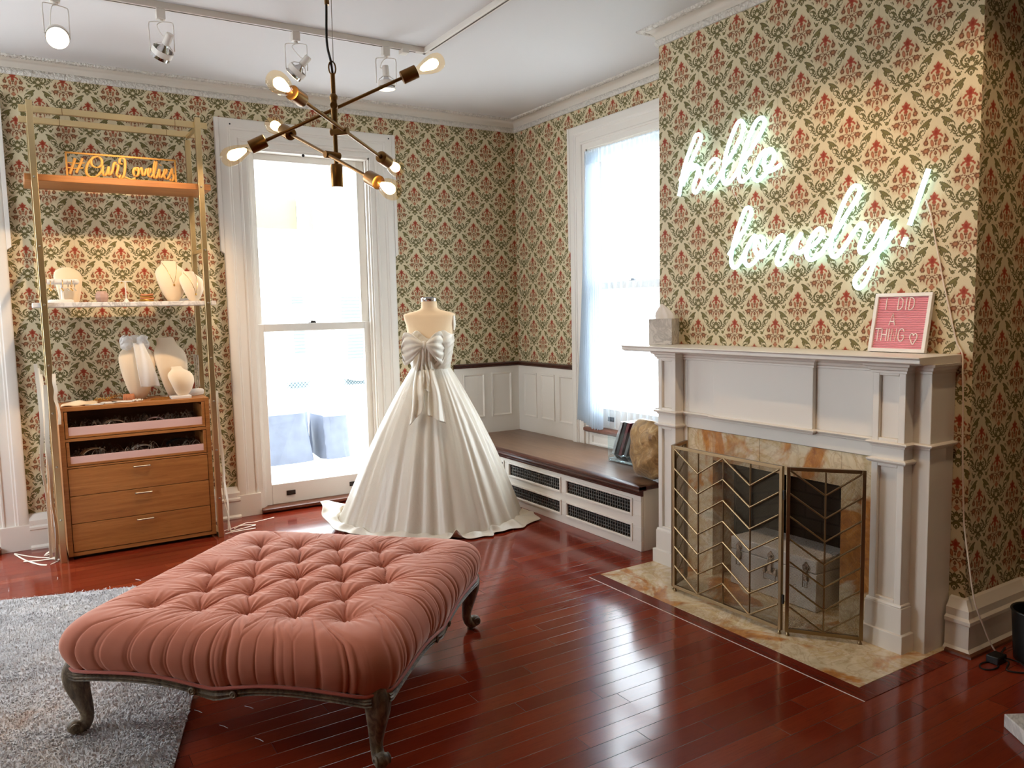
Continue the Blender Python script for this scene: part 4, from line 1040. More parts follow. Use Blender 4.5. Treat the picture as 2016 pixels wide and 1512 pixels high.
for i in range(3):
    pts = smooth_path([(-3.11+.03*k+.006*i, -.40+.035*i+.018*math.sin(1.7*k+i*2), ZT+.003+.001*i) for k in range(7)], 5)
    one('gold_chain', MB().tube(pts, .0022, 5), M['gold'], ['front', 'middle', 'rear'][i]+' of the three gold chains lying between the busts on the chest', 'chain', (-3.02,-.38+.03*i,ZT), 'gold chains on the chest')
one('white_box', MB().box(-2.985,-2.86,-.425,-.335,ZT,ZT+.018), M['whitebox'], 'flat white box under the small tilted bust', 'box', (-2.92,-.38,ZT), bevel=.002)
one('lace_roll', MB().lathe([(.0,-.062),(.020,-.06),(.024,-.03),(.024,.03),(.020,.06),(.0,.062)], (-2.815,-.27,ZT+.0235), 16, axis=(1,.35,0)), M['tulle'], 'rolled white lace trim at the right end of the oak chest', 'lace', (-2.81,-.27,ZT))
bs = MB()
for k in range(3):
    x = -2.792+.012*k
    bs.tube([(x, -.20, 1.235-.004*k), (x+.002, -.202, 1.15), (x-.002, -.203, 1.06), (x, -.204, .985+.012*k)], .0075, 8, flat=(1,.5))
one('beaded_sash', bs, M['bead'], 'silver beaded sash hanging behind the right front brass post', 'sash', (-2.78,-.2,1.1))

# jewellery lying in the two open trays
def tangles(zb, seed, n, lab):
    rr = random.Random(seed); m = MB()
    for k in range(n):
        x = rr.uniform(cx0+.07, cx1-.07); y = rr.uniform(-.43, -.22); a = rr.uniform(0, PI); L_ = rr.uniform(.02,.05)
        m.tube(smooth_path([(x-L_*math.cos(a), y-L_*.5*math.sin(a), zb+.004), (x, y, zb+rr.uniform(.030,.080)), (x+L_*math.cos(a), y+L_*.5*math.sin(a), zb+.004)], 3), rr.uniform(.0012,.003), 5)
        m.ball((x, y, zb+rr.uniform(.030,.075)), rr.uniform(.003,.007), n=6, m=4)
    o = one('jewellery_heap', m, M['tangle'], lab, 'jewellery', (-3.2,-.32,zb)); o['kind'] = 'stuff'
tangles(zt1, 3, 130, 'tangle of hair jewellery filling the upper open tray of the chest'); tangles(zt2, 4, 70, 'loose trinkets lying in the lower open tray of the chest')
def band(x, y, z, R_, rot, mat, lab, hgt=.026):
    c_, s_ = math.cos(rot), math.sin(rot); P = []; 
    for a in np.linspace(.15*PI, .85*PI+.0, 17): P.append((x+R_*math.cos(a)*c_, y+R_*math.cos(a)*s_, z+R_*.62*math.sin(a)))
    one('headband', MB().ribbon(P, hgt, (-s_, c_, 0), .003), mat, lab, 'headband', (x,y,z), 'headbands in the trays', smooth=60)
band(-3.33, -.36, zt1+.018, .07, .15, M['linen'], 'pale padded headband in the upper open tray', .05)
band(-3.08, -.34, zt1+.018, .06, -.2, M['tray'], 'blush headband right of centre in the upper open tray', .04)
band(-3.46, -.36, zt2+.014, .085, .5, M['linen'], 'tall beige headband at the left of the lower open tray', .04)
band(-3.17, -.36, zt2+.014, .07, .1, M['ivory'], 'ivory satin headband in the middle of the lower open tray', .045)
band(-2.94, -.33, zt2+.014, .09, .05, M['rubber'], 'black padded headband at the right of the lower open tray', .05)

# ribbons hanging beside the unit and trailing on the floor -----------------------
rr = random.Random(5)
def hang(x, y, ztop, zbot, w, lab, grp, drift=0, mat='ivory'):
    P = smooth_path([(x+rr.uniform(-.008,.008)+drift*(1-(k/6)), y+rr.uniform(-.006,.006), zbot+(ztop-zbot)*k/6) for k in range(7)], 4)
    S_ = [(math.cos(.4+.5*math.sin(i*.25)), math.sin(.4+.5*math.sin(i*.25)), 0) for i in range(len(P))]
    one('ribbon', MB().ribbon(P, w, S_), M[mat], lab, 'ribbon', (x,y,ztop), grp, smooth=60)
GLF, GRT = 'ribbons hanging left of the shelving unit', 'ribbons hanging right of the shelving unit'
for i, (x, y, a, b, w, l) in enumerate([(-3.735,-.40,1.23,.02,.020,'outermost of the white ribbons hanging left of the brass post'), (-3.715,-.36,1.20,.04,.016,'white ribbon hanging second from the left behind the brass post'),
    (-3.700,-.42,1.10,.01,.022,'widest white ribbon hanging against the left brass post'), (-3.705,-.33,1.16,.06,.012,'thin white ribbon hanging closest to the wall on the left'), (-3.640,-.505,1.17,.86,.020,'short ivory ribbon looped over the left front corner of the chest')]):
    hang(x, y, a, b, w, l, GLF)
for i, (x, y, a, b, w, l) in enumerate([(-2.700,-.40,.95,.01,.012,'white ribbon hanging nearest the right front brass post'), (-2.680,-.33,.98,.01,.014,'white ribbon hanging in the middle right of the chest'), (-2.672,-.27,.96,.02,.016,'broad white ribbon hanging nearest the tall window'), (-2.705,-.46,.42,.01,.009,'thin ivory ribbon hanging low at the right front post')]):
    hang(x, y, a, b, w, l, GRT, drift=.035)
def trail(pts, w, lab, grp):
    P = smooth_path(pts, 6); one('ribbon', MB().ribbon(P, w, (0,0,1) if False else (.25,.97,.15), .0007), M['ivory'], lab, 'ribbon', pts[0], grp, smooth=60)
GF = 'ribbon ends lying on the floor'
trail([(-3.70,-.35,.004),(-3.78,-.30,.004),(-3.86,-.20,.003),(-3.93,-.09,.003)], .012, 'straight ribbon end lying on the floor towards the left window casing', GF)
trail([(-3.93,-.10,.003),(-3.87,-.30,.004),(-3.80,-.45,.004),(-3.76,-.49,.003)], .016, 'ribbon lying diagonally across the floor left of the shelf foot', GF)
trail([(-3.88,-.33,.006),(-3.80,-.36,.004),(-3.73,-.37,.005),(-3.69,-.42,.004),(-3.74,-.49,.003)], .014, 'looped ribbon end on the floor by the left shelf foot', GF)
trail([(-3.76,-.22,.004),(-3.72,-.24,.030),(-3.74,-.29,.028),(-3.77,-.27,.006),(-3.73,-.25,.004)], .016, 'curled ribbon knot standing on the floor behind the left shelf foot', GF)
trail([(-2.69,-.36,.004),(-2.60,-.33,.012),(-2.52,-.27,.012),(-2.46,-.25,.004),(-2.30,-.20,.003)], .010, 'longest ribbon end reaching across the floor to the tall window', GF)
trail([(-2.66,-.40,.004),(-2.58,-.42,.016),(-2.50,-.38,.014),(-2.47,-.33,.004),(-2.56,-.31,.010),(-2.62,-.35,.004)], .012, 'ribbon curled in a loop on the floor right of the chest', GF)
trail([(-2.70,-.44,.004),(-2.62,-.46,.014),(-2.55,-.45,.012),(-2.49,-.42,.004)], .012, 'short wavy ribbon end on the floor beside the pink ottoman', GF)
# ---------------------------------------------------------------- rug (woven base with shag tufts)
RC = Vector((-2.91, -1.40)); RU = Vector((-.955, .297)).normalized(); RV = Vector((-.287, -.958)).normalized()
rug = thing('shag_rug', (RC.x, RC.y, 0), 'grey shag rug lying askew on the floor under the pink ottoman', 'rug')
RW, RL = 2.28, 3.2
rb = MB(); P = [RC, RC+RU*RW, RC+RU*RW+RV*RL, RC+RV*RL]
rb.add([(p.x,p.y,.001) for p in P]+[(p.x,p.y,.010) for p in P], [(3,2,1,0),(4,5,6,7),(0,1,5,4),(1,2,6,5),(2,3,7,6),(3,0,4,7)])
obj('woven_base', rb, M['rug'], rug)
def shag():
    # tufts only over the stretch of rug near the camera's side of the room; short curved blades
    n = 150000; R = np.random.RandomState(3)
    s = R.uniform(0, 1, n)*RW; t = R.uniform(0, 1, n)**.85*RL
    bx = RC.x+RU.x*s+RV.x*t; by = RC.y+RU.y*s+RV.y*t
    ang = R.uniform(0, 2*PI, n); cl = np.sin(bx*9+2*np.sin(by*7))+np.sin(by*11+1.7*np.sin(bx*8)); ang = ang*.55+cl*1.2
    ln = R.uniform(.004, .015, n); h = R.uniform(.005, .014, n); w = R.uniform(.0013, .0030, n)
    dx, dy = np.cos(ang), np.sin(ang); qx, qy = -dy, dx
    V = np.zeros((n, 6, 3))
    for k, (f, hh, ww) in enumerate(((0,0,1),(.45,.9,1),(1,1.0,.5))):
        for j, sg in ((0,-1),(1,1)):
            V[:,2*k+j,0] = bx+dx*ln*f+qx*w*ww*sg; V[:,2*k+j,1] = by+dy*ln*f+qy*w*ww*sg; V[:,2*k+j,2] = .008+h*hh
    base = np.arange(n)[:,None]*6
    F = np.concatenate([base+np.array([0,1,3,2]), base+np.array([2,3,5,4])], axis=0)
    me = bpy.data.meshes.new('pile'); me.vertices.add(n*6); me.vertices.foreach_set('co', V.reshape(-1))
    me.loops.add(F.size); me.loops.foreach_set('vertex_index', F.reshape(-1).astype(np.int32)); me.polygons.add(len(F))
    me.polygons.foreach_set('loop_start', (np.arange(len(F))*4).astype(np.int32)); me.update(calc_edges=True); me.validate()
    me.materials.append(M['rug']); me.transform(Matrix.Translation((-RC.x, -RC.y, 0)))
    for p in me.polygons: p.use_smooth = True
    o = bpy.data.objects.new('pile', me); COL.objects.link(o); o.parent = rug; o['kind'] = 'stuff'
shag()

# ---------------------------------------------------------------- tufted ottoman
OT = thing('ottoman', (-2.90, -2.825, 0), 'large square pink velvet ottoman with deep button tufting on carved grey wooden legs', 'ottoman', rotz=math.atan2(-.6985, .7156))
HB = .600
BTN = [(-.39+.195*i, y) for y in (-.39, 0, .39) for i in range(5)]+[(-.2925+.195*i, y) for y in (-.195, .195) for i in range(4)]
def rim_z(t):
    a = abs(t)
    if a > .90: return .262+.020*(a-.90)/.10
    return .262+.016*math.sin(PI*min(1, a/.90))**1.0 - .012*math.exp(-(a/.22)**2)
def ottoman_cushion():
    NT_, NR, NS = 1440, 84, 34
    th = np.linspace(0, 2*PI, NT_, endpoint=False); c, s = np.cos(th), np.sin(th)
    e = 13.0; rad = (np.abs(c)**e+np.abs(s)**e)**(-1/e)            # rounded square
    bx, by = rad*c, rad*s
    # side coordinate: which side and where along it
    side = np.where(np.abs(bx) > np.abs(by), np.where(bx > 0, 0, 2), np.where(by > 0, 1, 3)); along = np.where((side % 2) == 0, by, bx)
    pl = RNG.uniform(-.92, .92, (4, 42)); pl.sort(axis=1); pd = RNG.uniform(.25, 1.0, (4, 42)); pwid = RNG.uniform(.004, .011, (4, 42))
    def pleat(al, sd, sharp=1.0):
        out = np.zeros_like(al)
        for q in range(4):
            m = sd == q
            for k in range(42): out[m] -= pd[q,k]*np.exp(-np.abs(al[m]-pl[q,k])/(pwid[q,k]*sharp))
        return out
    B = np.array(BTN)
    segs = []
    for i in range(len(B)):
        for j in range(i):
            if abs(np.hypot(*(B[i]-B[j]))-math.hypot(.0975,.195)) < .01: segs.append((B[i], B[j]))
    def top_z(x, y):
        d = np.min(np.hypot(x[...,None]-B[:,0], y[...,None]-B[:,1]), axis=-1)
        z = -.030*np.exp(-d/.022)-.013*np.exp(-(d/.07)**2)
        cr = np.full(x.shape, 9.0)
        for a, b in segs:
            ab = b-a; t = np.clip(((x-a[0])*ab[0]+(y-a[1])*ab[1])/(ab@ab), 0, 1)
            wob = .006*np.sin(t*PI*2+a[0]*40)
            dd = np.hypot(x-a[0]-ab[0]*t+wob*ab[1]/.2, y-a[1]-ab[1]*t-wob*ab[0]/.2); cr = np.minimum(cr, dd)
        z += -.011*np.exp(-cr/.005)-.005*np.exp(-(cr/.025)**2)
        # fine gathers fanning out of every button
        i = np.argmin(np.hypot(x[...,None]-B[:,0], y[...,None]-B[:,1]), axis=-1); a = np.arctan2(y-B[i,1], x-B[i,0])
        z += .0042*np.sin(11*a+i*1.7)*np.exp(-d/.06)*np.clip(d/.02, 0, 1)+.0030*np.sin(21*a+i*2.9)*np.exp(-d/.085)*np.clip(d/.03, 0, 1)
        return z
    V = []
    prof = [(-.150,.441),(-.090,.440),(-.045,.436),(-.010,.424),(.018,.402),(.036,.374),(.043,.345),(.041,.315),(.032,.285),(.020,.262)]
    sp = smooth_path([Vector((d, z, 0)) for d, z in prof], 5)
    rings = []
    for k in range(NR+1):
        f = (k/NR); r = f*(HB-.150); x, y = r*bx, r*by
        rings.append((x, y, np.full(NT_, .441)+top_z(x, y)))
    for q in range(1, len(sp)):
        d, z0 = sp[q].x, sp[q].y; tt = (d+.150)/.17 if q < len(sp)*.45 else 1
        r = HB+d; fr = q/(len(sp)-1)
        # pleats converge on the buttons of the outer row near the top, then run straight down the side
        g = .35+.65*min(1, fr/.35)
        near = np.round((along*HB+.39)/.195)*.195-.39; near = np.clip(near, -.39, .39)/HB
        al = near+(along-near)/max(g, .05)*1.0 if g < 1 else along
        pz = pleat(al, side)*.0068*min(1, .25+fr*2.2)
        corner = np.exp(-((np.abs(along)-1)/.10)**2)
        pz = pz*(1-.75*corner)
        nx, nz = (0.0, 1.0) if fr < .15 else ((fr-.15)/.3, 1-(fr-.15)/.3) if fr < .45 else (1.0, 0.0)
        x, y = r*bx+pz*nx*c, r*by+pz*nx*s
        zz = np.full(NT_, z0)
        rz = np.array([rim_z(a) for a in along]); k = max(0, (z0-.345)/(.262-.345)) if z0 < .345 else 0
        zz = zz+(rz-.262)*k + pz*nz
        if fr < .35: zz = zz+top_z(x, y)*1.0
        rings.append((x, y, zz))
    for x, y, z in rings: V += list(zip(x.tolist(), y.tolist(), z.tolist()))
    m = MB(); n = NT_; R_ = len(rings)
    m.v = V; m.f = [(j*n+k, j*n+(k+1)%n, (j+1)*n+(k+1)%n, (j+1)*n+k) for j in range(1, R_-1) for k in range(n)]+[(0, n+k, n+(k+1)%n) for k in range(n)]
    m.f.append(tuple((R_-1)*n+k for k in range(n-1, -1, -1)))
    return m, (bx, by, along)
cm, (obx, oby, oal) = ottoman_cushion()
obj('cushion', cm, M['velvet'], OT, local=True, smooth=80)
for x, y in BTN: obj('button', MB().ball((x, y, .441-.046), .011, .011, .006, 12, 8), M['velvet'], OT, local=True)
pp = [((HB+.024)*obx[i], (HB+.024)*oby[i], rim_z(oal[i])-.004) for i in range(0, 1440, 8)]
obj('piping', MB().tube(pp, .0062, 8, closed=True), M['piping'], OT, local=True)
# aprons and legs
def side_pt(q, a, out, z):
    r = HB+out
    return {0: (r, a, z), 1: (a, r, z), 2: (-r, a, z), 3: (a, -r, z)}[q]
for q in range(4):
    m = MB(); n = 48; vs = []
    for i in range(n+1):
        t = -.93+1.86*i/n; zt = rim_z(t)-.010; zb = zt-.032-.010*math.exp(-(t/.10)**2)-.004*math.cos(6*PI*t)**2*0
        a = t*(HB+.015)
        for o, z in ((-.010, zt), (.012, zt), (.020, zt-.006), (.016, zt-.012), (.022, (zt+zb)/2), (.016, zb+.008), (.020, zb+.004), (.012, zb), (-.010, zb)): vs.append(side_pt(q, a, o, z))
    k = 9; fs = [(i*k+j, i*k+(j+1)%k, (i+1)*k+(j+1)%k, (i+1)*k+j) for i in range(n) for j in range(k)]+[tuple(range(k)), tuple(n*k+j for j in range(k-1,-1,-1))]
    m.add(vs, fs)
    ap_ = obj('apron', m, M['aged'], OT, local=True, smooth=40)
    for t in (-.13, .13):
        ro = MB()
        p = Vector(side_pt(q, t*HB, .021, rim_z(t)-.030)); nrm = Vector(side_pt(q, 0, 0, 0)).normalized(); ro.lathe([(.014,-.002),(.014,.003),(.009,.006),(.006,.004),(.0,.006)], p, 14, axis=nrm)
        obj('carved_rosette', ro, M['aged'], ap_, local=True)
for sx, sy in ((-1,-1),(1,-1),(1,1),(-1,1)):
    D = Vector((sx, sy, 0)).normalized()
    path = [(.800,.276,.034),(.812,.245,.043),(.814,.205,.041),(.806,.160,.034),(.794,.110,.026),(.788,.070,.021),(.796,.040,.021),(.816,.026,.024),(.836,.034,.022)]
    C_ = smooth_path([Vector((p[0], p[1], p[2])) for p in path], 4); m = MB(); vs = []; k = 20
    for i, p in enumerate(C_):
        t = (C_[min(i+1,len(C_)-1)]-C_[max(i-1,0)]); t3 = (D*t.x+Vector((0,0,t.y))).normalized()
        n1 = D.cross(Vector((0,0,1))).normalized(); n2 = t3.cross(n1)
        c0 = D*p.x+Vector((0,0,p.y))
        for j in range(k):
            a = 2*PI*j/k; rr_ = p.z*(1+.10*math.cos(4*a))*(1-.10*math.exp(-((a-PI/2+.0)/.22)**2)); vs.append(c0+n1*rr_*math.cos(a)+n2*rr_*math.sin(a))
    m.add(vs, [(i*k+j, i*k+(j+1)%k, (i+1)*k+(j+1)%k, (i+1)*k+j) for i in range(len(C_)-1) for j in range(k)]+[tuple(range(k-1,-1,-1)), tuple((len(C_)-1)*k+j for j in range(k))])
    lg = obj('leg', m, M['aged'], OT, local=True, smooth=50)
    f = MB(); fp = D*.832+Vector((0,0,.036)); f.ball(fp, .026, .026, .024, 18, 12)
    n1 = D.cross(Vector((0,0,1)))
    for s in (-1, 1): f.lathe([(.018,-.004),(.018,.006),(.010,.010),(.006,.006),(.0,.008)], fp+n1*s*.018, 14, axis=n1*s)
    zf = .0 if not (sx == -1 and sy == -1) else .012
    f.cyl(D*.805+Vector((0,0,zf)), D*.805+Vector((0,0,.03)), .013)
    obj('scroll_foot', f, M['aged'], lg, local=True, smooth=50)

# ---------------------------------------------------------------- dress form and wedding gown
DX, DY = -1.335, -.93
RR_ = Vector((.898, -.440, 0)); FF_ = Vector((-.440, -.898, 0))
def D3(r, f, z): return Vector((DX, DY, 0))+RR_*r+FF_*f+Vector((0,0,z))
df = thing('dress_form', (DX, DY, 0), 'cream linen dress form with a chrome neck cap standing by the window seat', 'mannequin')
tors = [(.128,.100,1.06,0),(.130,.100,1.10,0),(.150,.118,1.20,.006),(.163,.130,1.28,.014),(.160,.118,1.34,.010),(.166,.102,1.40,0),(.178,.090,1.445,-.006),(.183,.082,1.468,-.008),(.176,.076,1.478,-.009),(.140,.070,1.490,-.010),(.095,.066,1.501,-.010),(.068,.062,1.512,-.008),(.058,.058,1.525,-.006),(.055,.056,1.55,-.004),(.055,.056,1.572,-.003)]
def loft(rows, n=48, fn=D3, e=2.0):
    m = MB(); vs = []
    for w, d, z, o in rows:
        for k in range(n):
            a = 2*PI*k/n; vs.append(fn(w*math.copysign(abs(math.cos(a))**(2/e), math.cos(a)), o+d*math.copysign(abs(math.sin(a))**(2/e), math.sin(a)), z))
    R_ = len(rows); m.add(vs, [(j*n+k, j*n+(k+1)%n, (j+1)*n+(k+1)%n, (j+1)*n+k) for j in range(R_-1) for k in range(n)]+[tuple(range(n-1,-1,-1)), tuple((R_-1)*n+k for k in range(n))]); return m
sm = smooth_path([Vector((a, b, c)) for a, b, c, d in tors], 3); so = np.interp(np.linspace(0, 1, len(sm)), np.linspace(0, 1, len(tors)), [t[3] for t in tors])
obj('torso', loft([(p.x, p.y, p.z, so[i]) for i, p in enumerate(sm)], e=2.25), M['linen'], df, smooth=45)
obj('neck_cap', loft([(.0565,.0575,1.566,-.003),(.058,.059,1.568,-.003),(.058,.059,1.588,-.003),(.054,.055,1.592,-.003)]), M['chrome'], df, smooth=40)
obj('cap_top', loft([(.052,.053,1.590,-.003),(.020,.020,1.597,-.003)]), M['dark'], df)
obj('arm_plate', loft([(.012,.035,1.36,0),(.020,.052,1.40,0),(.016,.045,1.462,0)], fn=lambda r, f, z: D3(r+.166, f-.01, z)), M['ivory'], df)
obj('pole', MB().cyl(D3(0,0,.02), D3(0,0,1.08), .016), M['chrome'], df)
obj('base', MB().lathe([(.19,0),(.19,.012),(.16,.022),(.03,.03)], D3(0,0,0), 32), M['black'], df)

gown = thing('wedding_dress', (DX, DY, 0), 'strapless ivory satin wedding dress with a big bow and long train on the dress form', 'dress')
HEM = [(0,.70),(15,.775),(35,.70),(52,.655),(66,.66),(80,.60),(100,.585),(125,.60),(145,.66),(160,.74),(172,.80),(186,.85),(202,.74),(220,.60),(250,.56),(290,.56),(320,.55),(345,.59),(360,.70)]
def hemr(deg): return float(np.interp(deg % 360, [h[0] for h in HEM], [h[1] for h in HEM]))
rg = np.random.RandomState(23); FOLD = [(c_+rg.uniform(-8, 8), rg.uniform(2.6, 9.0), rg.uniform(.3, 1.15)) for c_ in np.arange(0, 360, 19.0)]
def skirt(u, v):
    th = 360*u; a = math.radians(th)
    hr = hemr(th); h = v                                        # v: 0 waist .. 1 hem
    vb = min(1, v/.80)
    z = 1.095*(1-vb)+.006
    body = min(hr, .665)+.085*math.exp(-(((th-182+180) % 360-180)/24)**2)
    wr = .132*abs(math.cos(a))+.104*abs(math.sin(a)) if True else 0
    wr = 1/math.sqrt((math.cos(a)/.133)**2+(math.sin(a)/.105)**2)
    q = vb; r = wr+(body*.945-wr)*q+.032*math.sin(PI*q**.8)
    fold = 0
    for c, w, k in FOLD:
        d = (th-c+180) % 360-180; fold += k*(math.exp(-(d/w)**2)-.30*math.exp(-((abs(d)-w*1.7)/w)**2))
    fold += .22*math.sin(math.radians(th*31+25*math.sin(a*3)+90*v))
    amp = .024*min(1, q*1.8)**1.0
    r += amp*fold*(.55+.45*q)-.018*q
    if v > .80:                                                   # train lying on the floor
        t = (v-.80)/.20; r = r+(hr-body*.945)*t+.03*t*0; 
        z = .006+.030*(1-t)**2+.012*(1-t)*abs(fold)*.7+.010*abs(math.sin(math.radians(th*7)))*t*(1-t)*3
        z += .004+.006*t*max(0, math.sin(math.radians(th*9+40)))
    # hem lifted at the far left and a little tunnel fold at the front
    if v > .55:
        t = (v-.55)/.45; dl = (th-186+180) % 360-180; z += .130*math.exp(-(dl/17)**2)*t*t
        df_ = (th-77+180) % 360-180; z += .060*math.exp(-(df_/3.0)**2)*t**5
    z += .010*math.sin(r*26+th*.11)*math.exp(-((v-.80)/.13)**2)*.8+.008*max(0, math.exp(-((v-.80)/.08)**2))*math.sin(math.radians(th*23))
    return D3(r*math.cos(a), r*math.sin(a), max(.004, z))
obj('skirt', MB().grid(skirt, 420, 96, cu=True), M['satin'], gown, smooth=80, solid=.003)
def bod(u, v):
    a = 2*PI*u; front = max(0, math.sin(a))
    ztop = 1.335+.030*math.exp(-((abs(math.cos(a))-.50)/.22)**2)*(front > 0)-.028*math.exp(-(math.cos(a)/.25)**2)*(front > 0)-.05*(math.sin(a) < -.2)
    z = 1.075+(ztop-1.075)*v
    W_ = np.interp(z, [1.05,1.10,1.20,1.28,1.36], [.130,.134,.154,.168,.167]); d = np.interp(z, [1.05,1.10,1.20,1.28,1.36], [.104,.106,.124,.138,.118]); o = np.interp(z, [1.05,1.2,1.28,1.36], [0,.006,.014,.008])
    rip = .0017*math.sin(34*v-21*math.cos(a)+1.5*math.sin(3*a))+.0010*math.sin(60*v-34*math.cos(a))
    s = 1+rip/.15+.012
    e = 2/2.2
    return D3(W_*s*math.copysign(abs(math.cos(a))**e, math.cos(a)), o+d*s*math.copysign(abs(math.sin(a))**e, math.sin(a)), z)
obj('bodice', MB().grid(bod, 160, 44, cu=True), M['satin'], gown, smooth=80, solid=.003)
KN = (-.040, .170, 1.262)
bw = obj('bow_knot', MB().ball(D3(*KN), .026, .026, .034, 20, 14), M['satin'], gown, smooth=80)
def loop_mesh(sg, Lr, up):
    def f(u, v):
        a = 2*PI*u; s = v
        hh = (.022+.088*math.sin(min(1, s*1.08)*PI*.56)**1.2)*(math.sqrt(max(0, 1-max(0, (s-.80)/.20)**2)) if s > .80 else 1)
        dd = .012+.016*math.sin(PI*min(1, s*1.02))
        rip = 1+.05*math.sin(9*a+3*s)*(.4+s)
        x = KN[0]+sg*(.012+Lr*s); z = KN[2]+up*s+(-.028*s if True else 0)+hh*math.sin(a)*rip-.012*s*s
        y = KN[1]+.012-.075*s*s*(1 if sg > 0 else .9)+dd*math.cos(a)+.009*math.sin(13*math.sin(a)+2*s)*s
        return D3(x, y, z)
    m = MB().grid(f, 56, 22, cu=True); return m
obj('bow_loop', loop_mesh(-1, .150, .012), M['satin'], gown, smooth=80)
obj('bow_loop', loop_mesh(1, .128, .016), M['satin'], gown, smooth=80)
def skirt_front(r, z):
    """distance of the skirt's front from the axis at height z"""
    q = 1-(max(z, .02)-.006)/1.095 if z < 1.09 else 0
    R_ = .115+(.60-.115)*q+.032*math.sin(PI*q**.8)+.012
    return math.sqrt(max(.0025, R_*R_-r*r))*1.0+.035 if z < 1.09 else np.interp(z, [1.09, 1.25], [.135, .165])
def tailm(x0, x1, z1, w0, w1, ph, slant):
    def f(u, v):
        z = 1.25-(1.25-z1)*v - slant*v*u*1.0; r = x0+(x1-x0)*v+(w0+(w1-w0)*v)*(u-.5)*2+.006*math.sin(9*v+ph)
        return D3(r, skirt_front(r, z)+.014+.013*math.sin(2*PI*u*1.5+ph)*(.3+v)+.008*math.sin(11*v+ph), z)
    return MB().grid(f, 22, 54)
obj('bow_tail', tailm(-.062, -.105, .735, .018, .050, .4, -.10), M['satin'], gown, smooth=80, solid=.004)
obj('bow_tail', tailm(-.022, .035, .80, .018, .060, 2.0, .06), M['satin'], gown, smooth=80, solid=.004)
obj('knot_drape', tailm(-.045, -.030, .98, .012, .030, 1.2, .04), M['satin'], gown, smooth=80, solid=.004)
# ---------------------------------------------------------------- neon words on the chimney breast
HELLO = [[(-2.563,2.221),(-2.596,2.260),(-2.630,2.286),(-2.672,2.343),(-2.710,2.393),(-2.729,2.432),(-2.714,2.452),(-2.687,2.450),(-2.667,2.417),(-2.642,2.378),(-2.613,2.326),(-2.589,2.272),(-2.571,2.202),(-2.555,2.134)], [(-2.584,2.188),(-2.608,2.235),(-2.639,2.270),(-2.668,2.288),(-2.691,2.286),(-2.709,2.269),(-2.706,2.240),(-2.688,2.206),(-2.670,2.171),(-2.673,2.144),(-2.692,2.136),(-2.720,2.164),(-2.747,2.200),(-2.784,2.221),(-2.829,2.244),(-2.859,2.271),(-2.848,2.291),(-2.826,2.297),(-2.797,2.282),(-2.772,2.253),(-2.756,2.212),(-2.756,2.169),(-2.777,2.146),(-2.811,2.150),(-2.855,2.188),(-2.890,2.231),(-2.942,2.287),(-2.987,2.342),(-3.024,2.395),(-3.033,2.439),(-3.017,2.463),(-2.993,2.457),(-2.964,2.416),(-2.935,2.364),(-2.909,2.299),(-2.895,2.237),(-2.890,2.186),(-2.902,2.157),(-2.923,2.153),(-2.961,2.175),(-3.001,2.217),(-3.046,2.263),(-3.106,2.326),(-3.152,2.379),(-3.172,2.426),(-3.153,2.451),(-3.118,2.439),(-3.083,2.389),(-3.045,2.319),(-3.017,2.245),(-3.003,2.191),(-3.008,2.160),(-3.028,2.148),(-3.063,2.165),(-3.099,2.195),(-3.134,2.245),(-3.161,2.274),(-3.181,2.283)], [(-3.146,2.264),(-3.121,2.228),(-3.101,2.188),(-3.103,2.157),(-3.124,2.139),(-3.151,2.145),(-3.190,2.175),(-3.220,2.212),(-3.234,2.247),(-3.223,2.275),(-3.200,2.283),(-3.179,2.258),(-3.171,2.220),(-3.182,2.188),(-3.205,2.174),(-3.241,2.180),(-3.276,2.196)]]
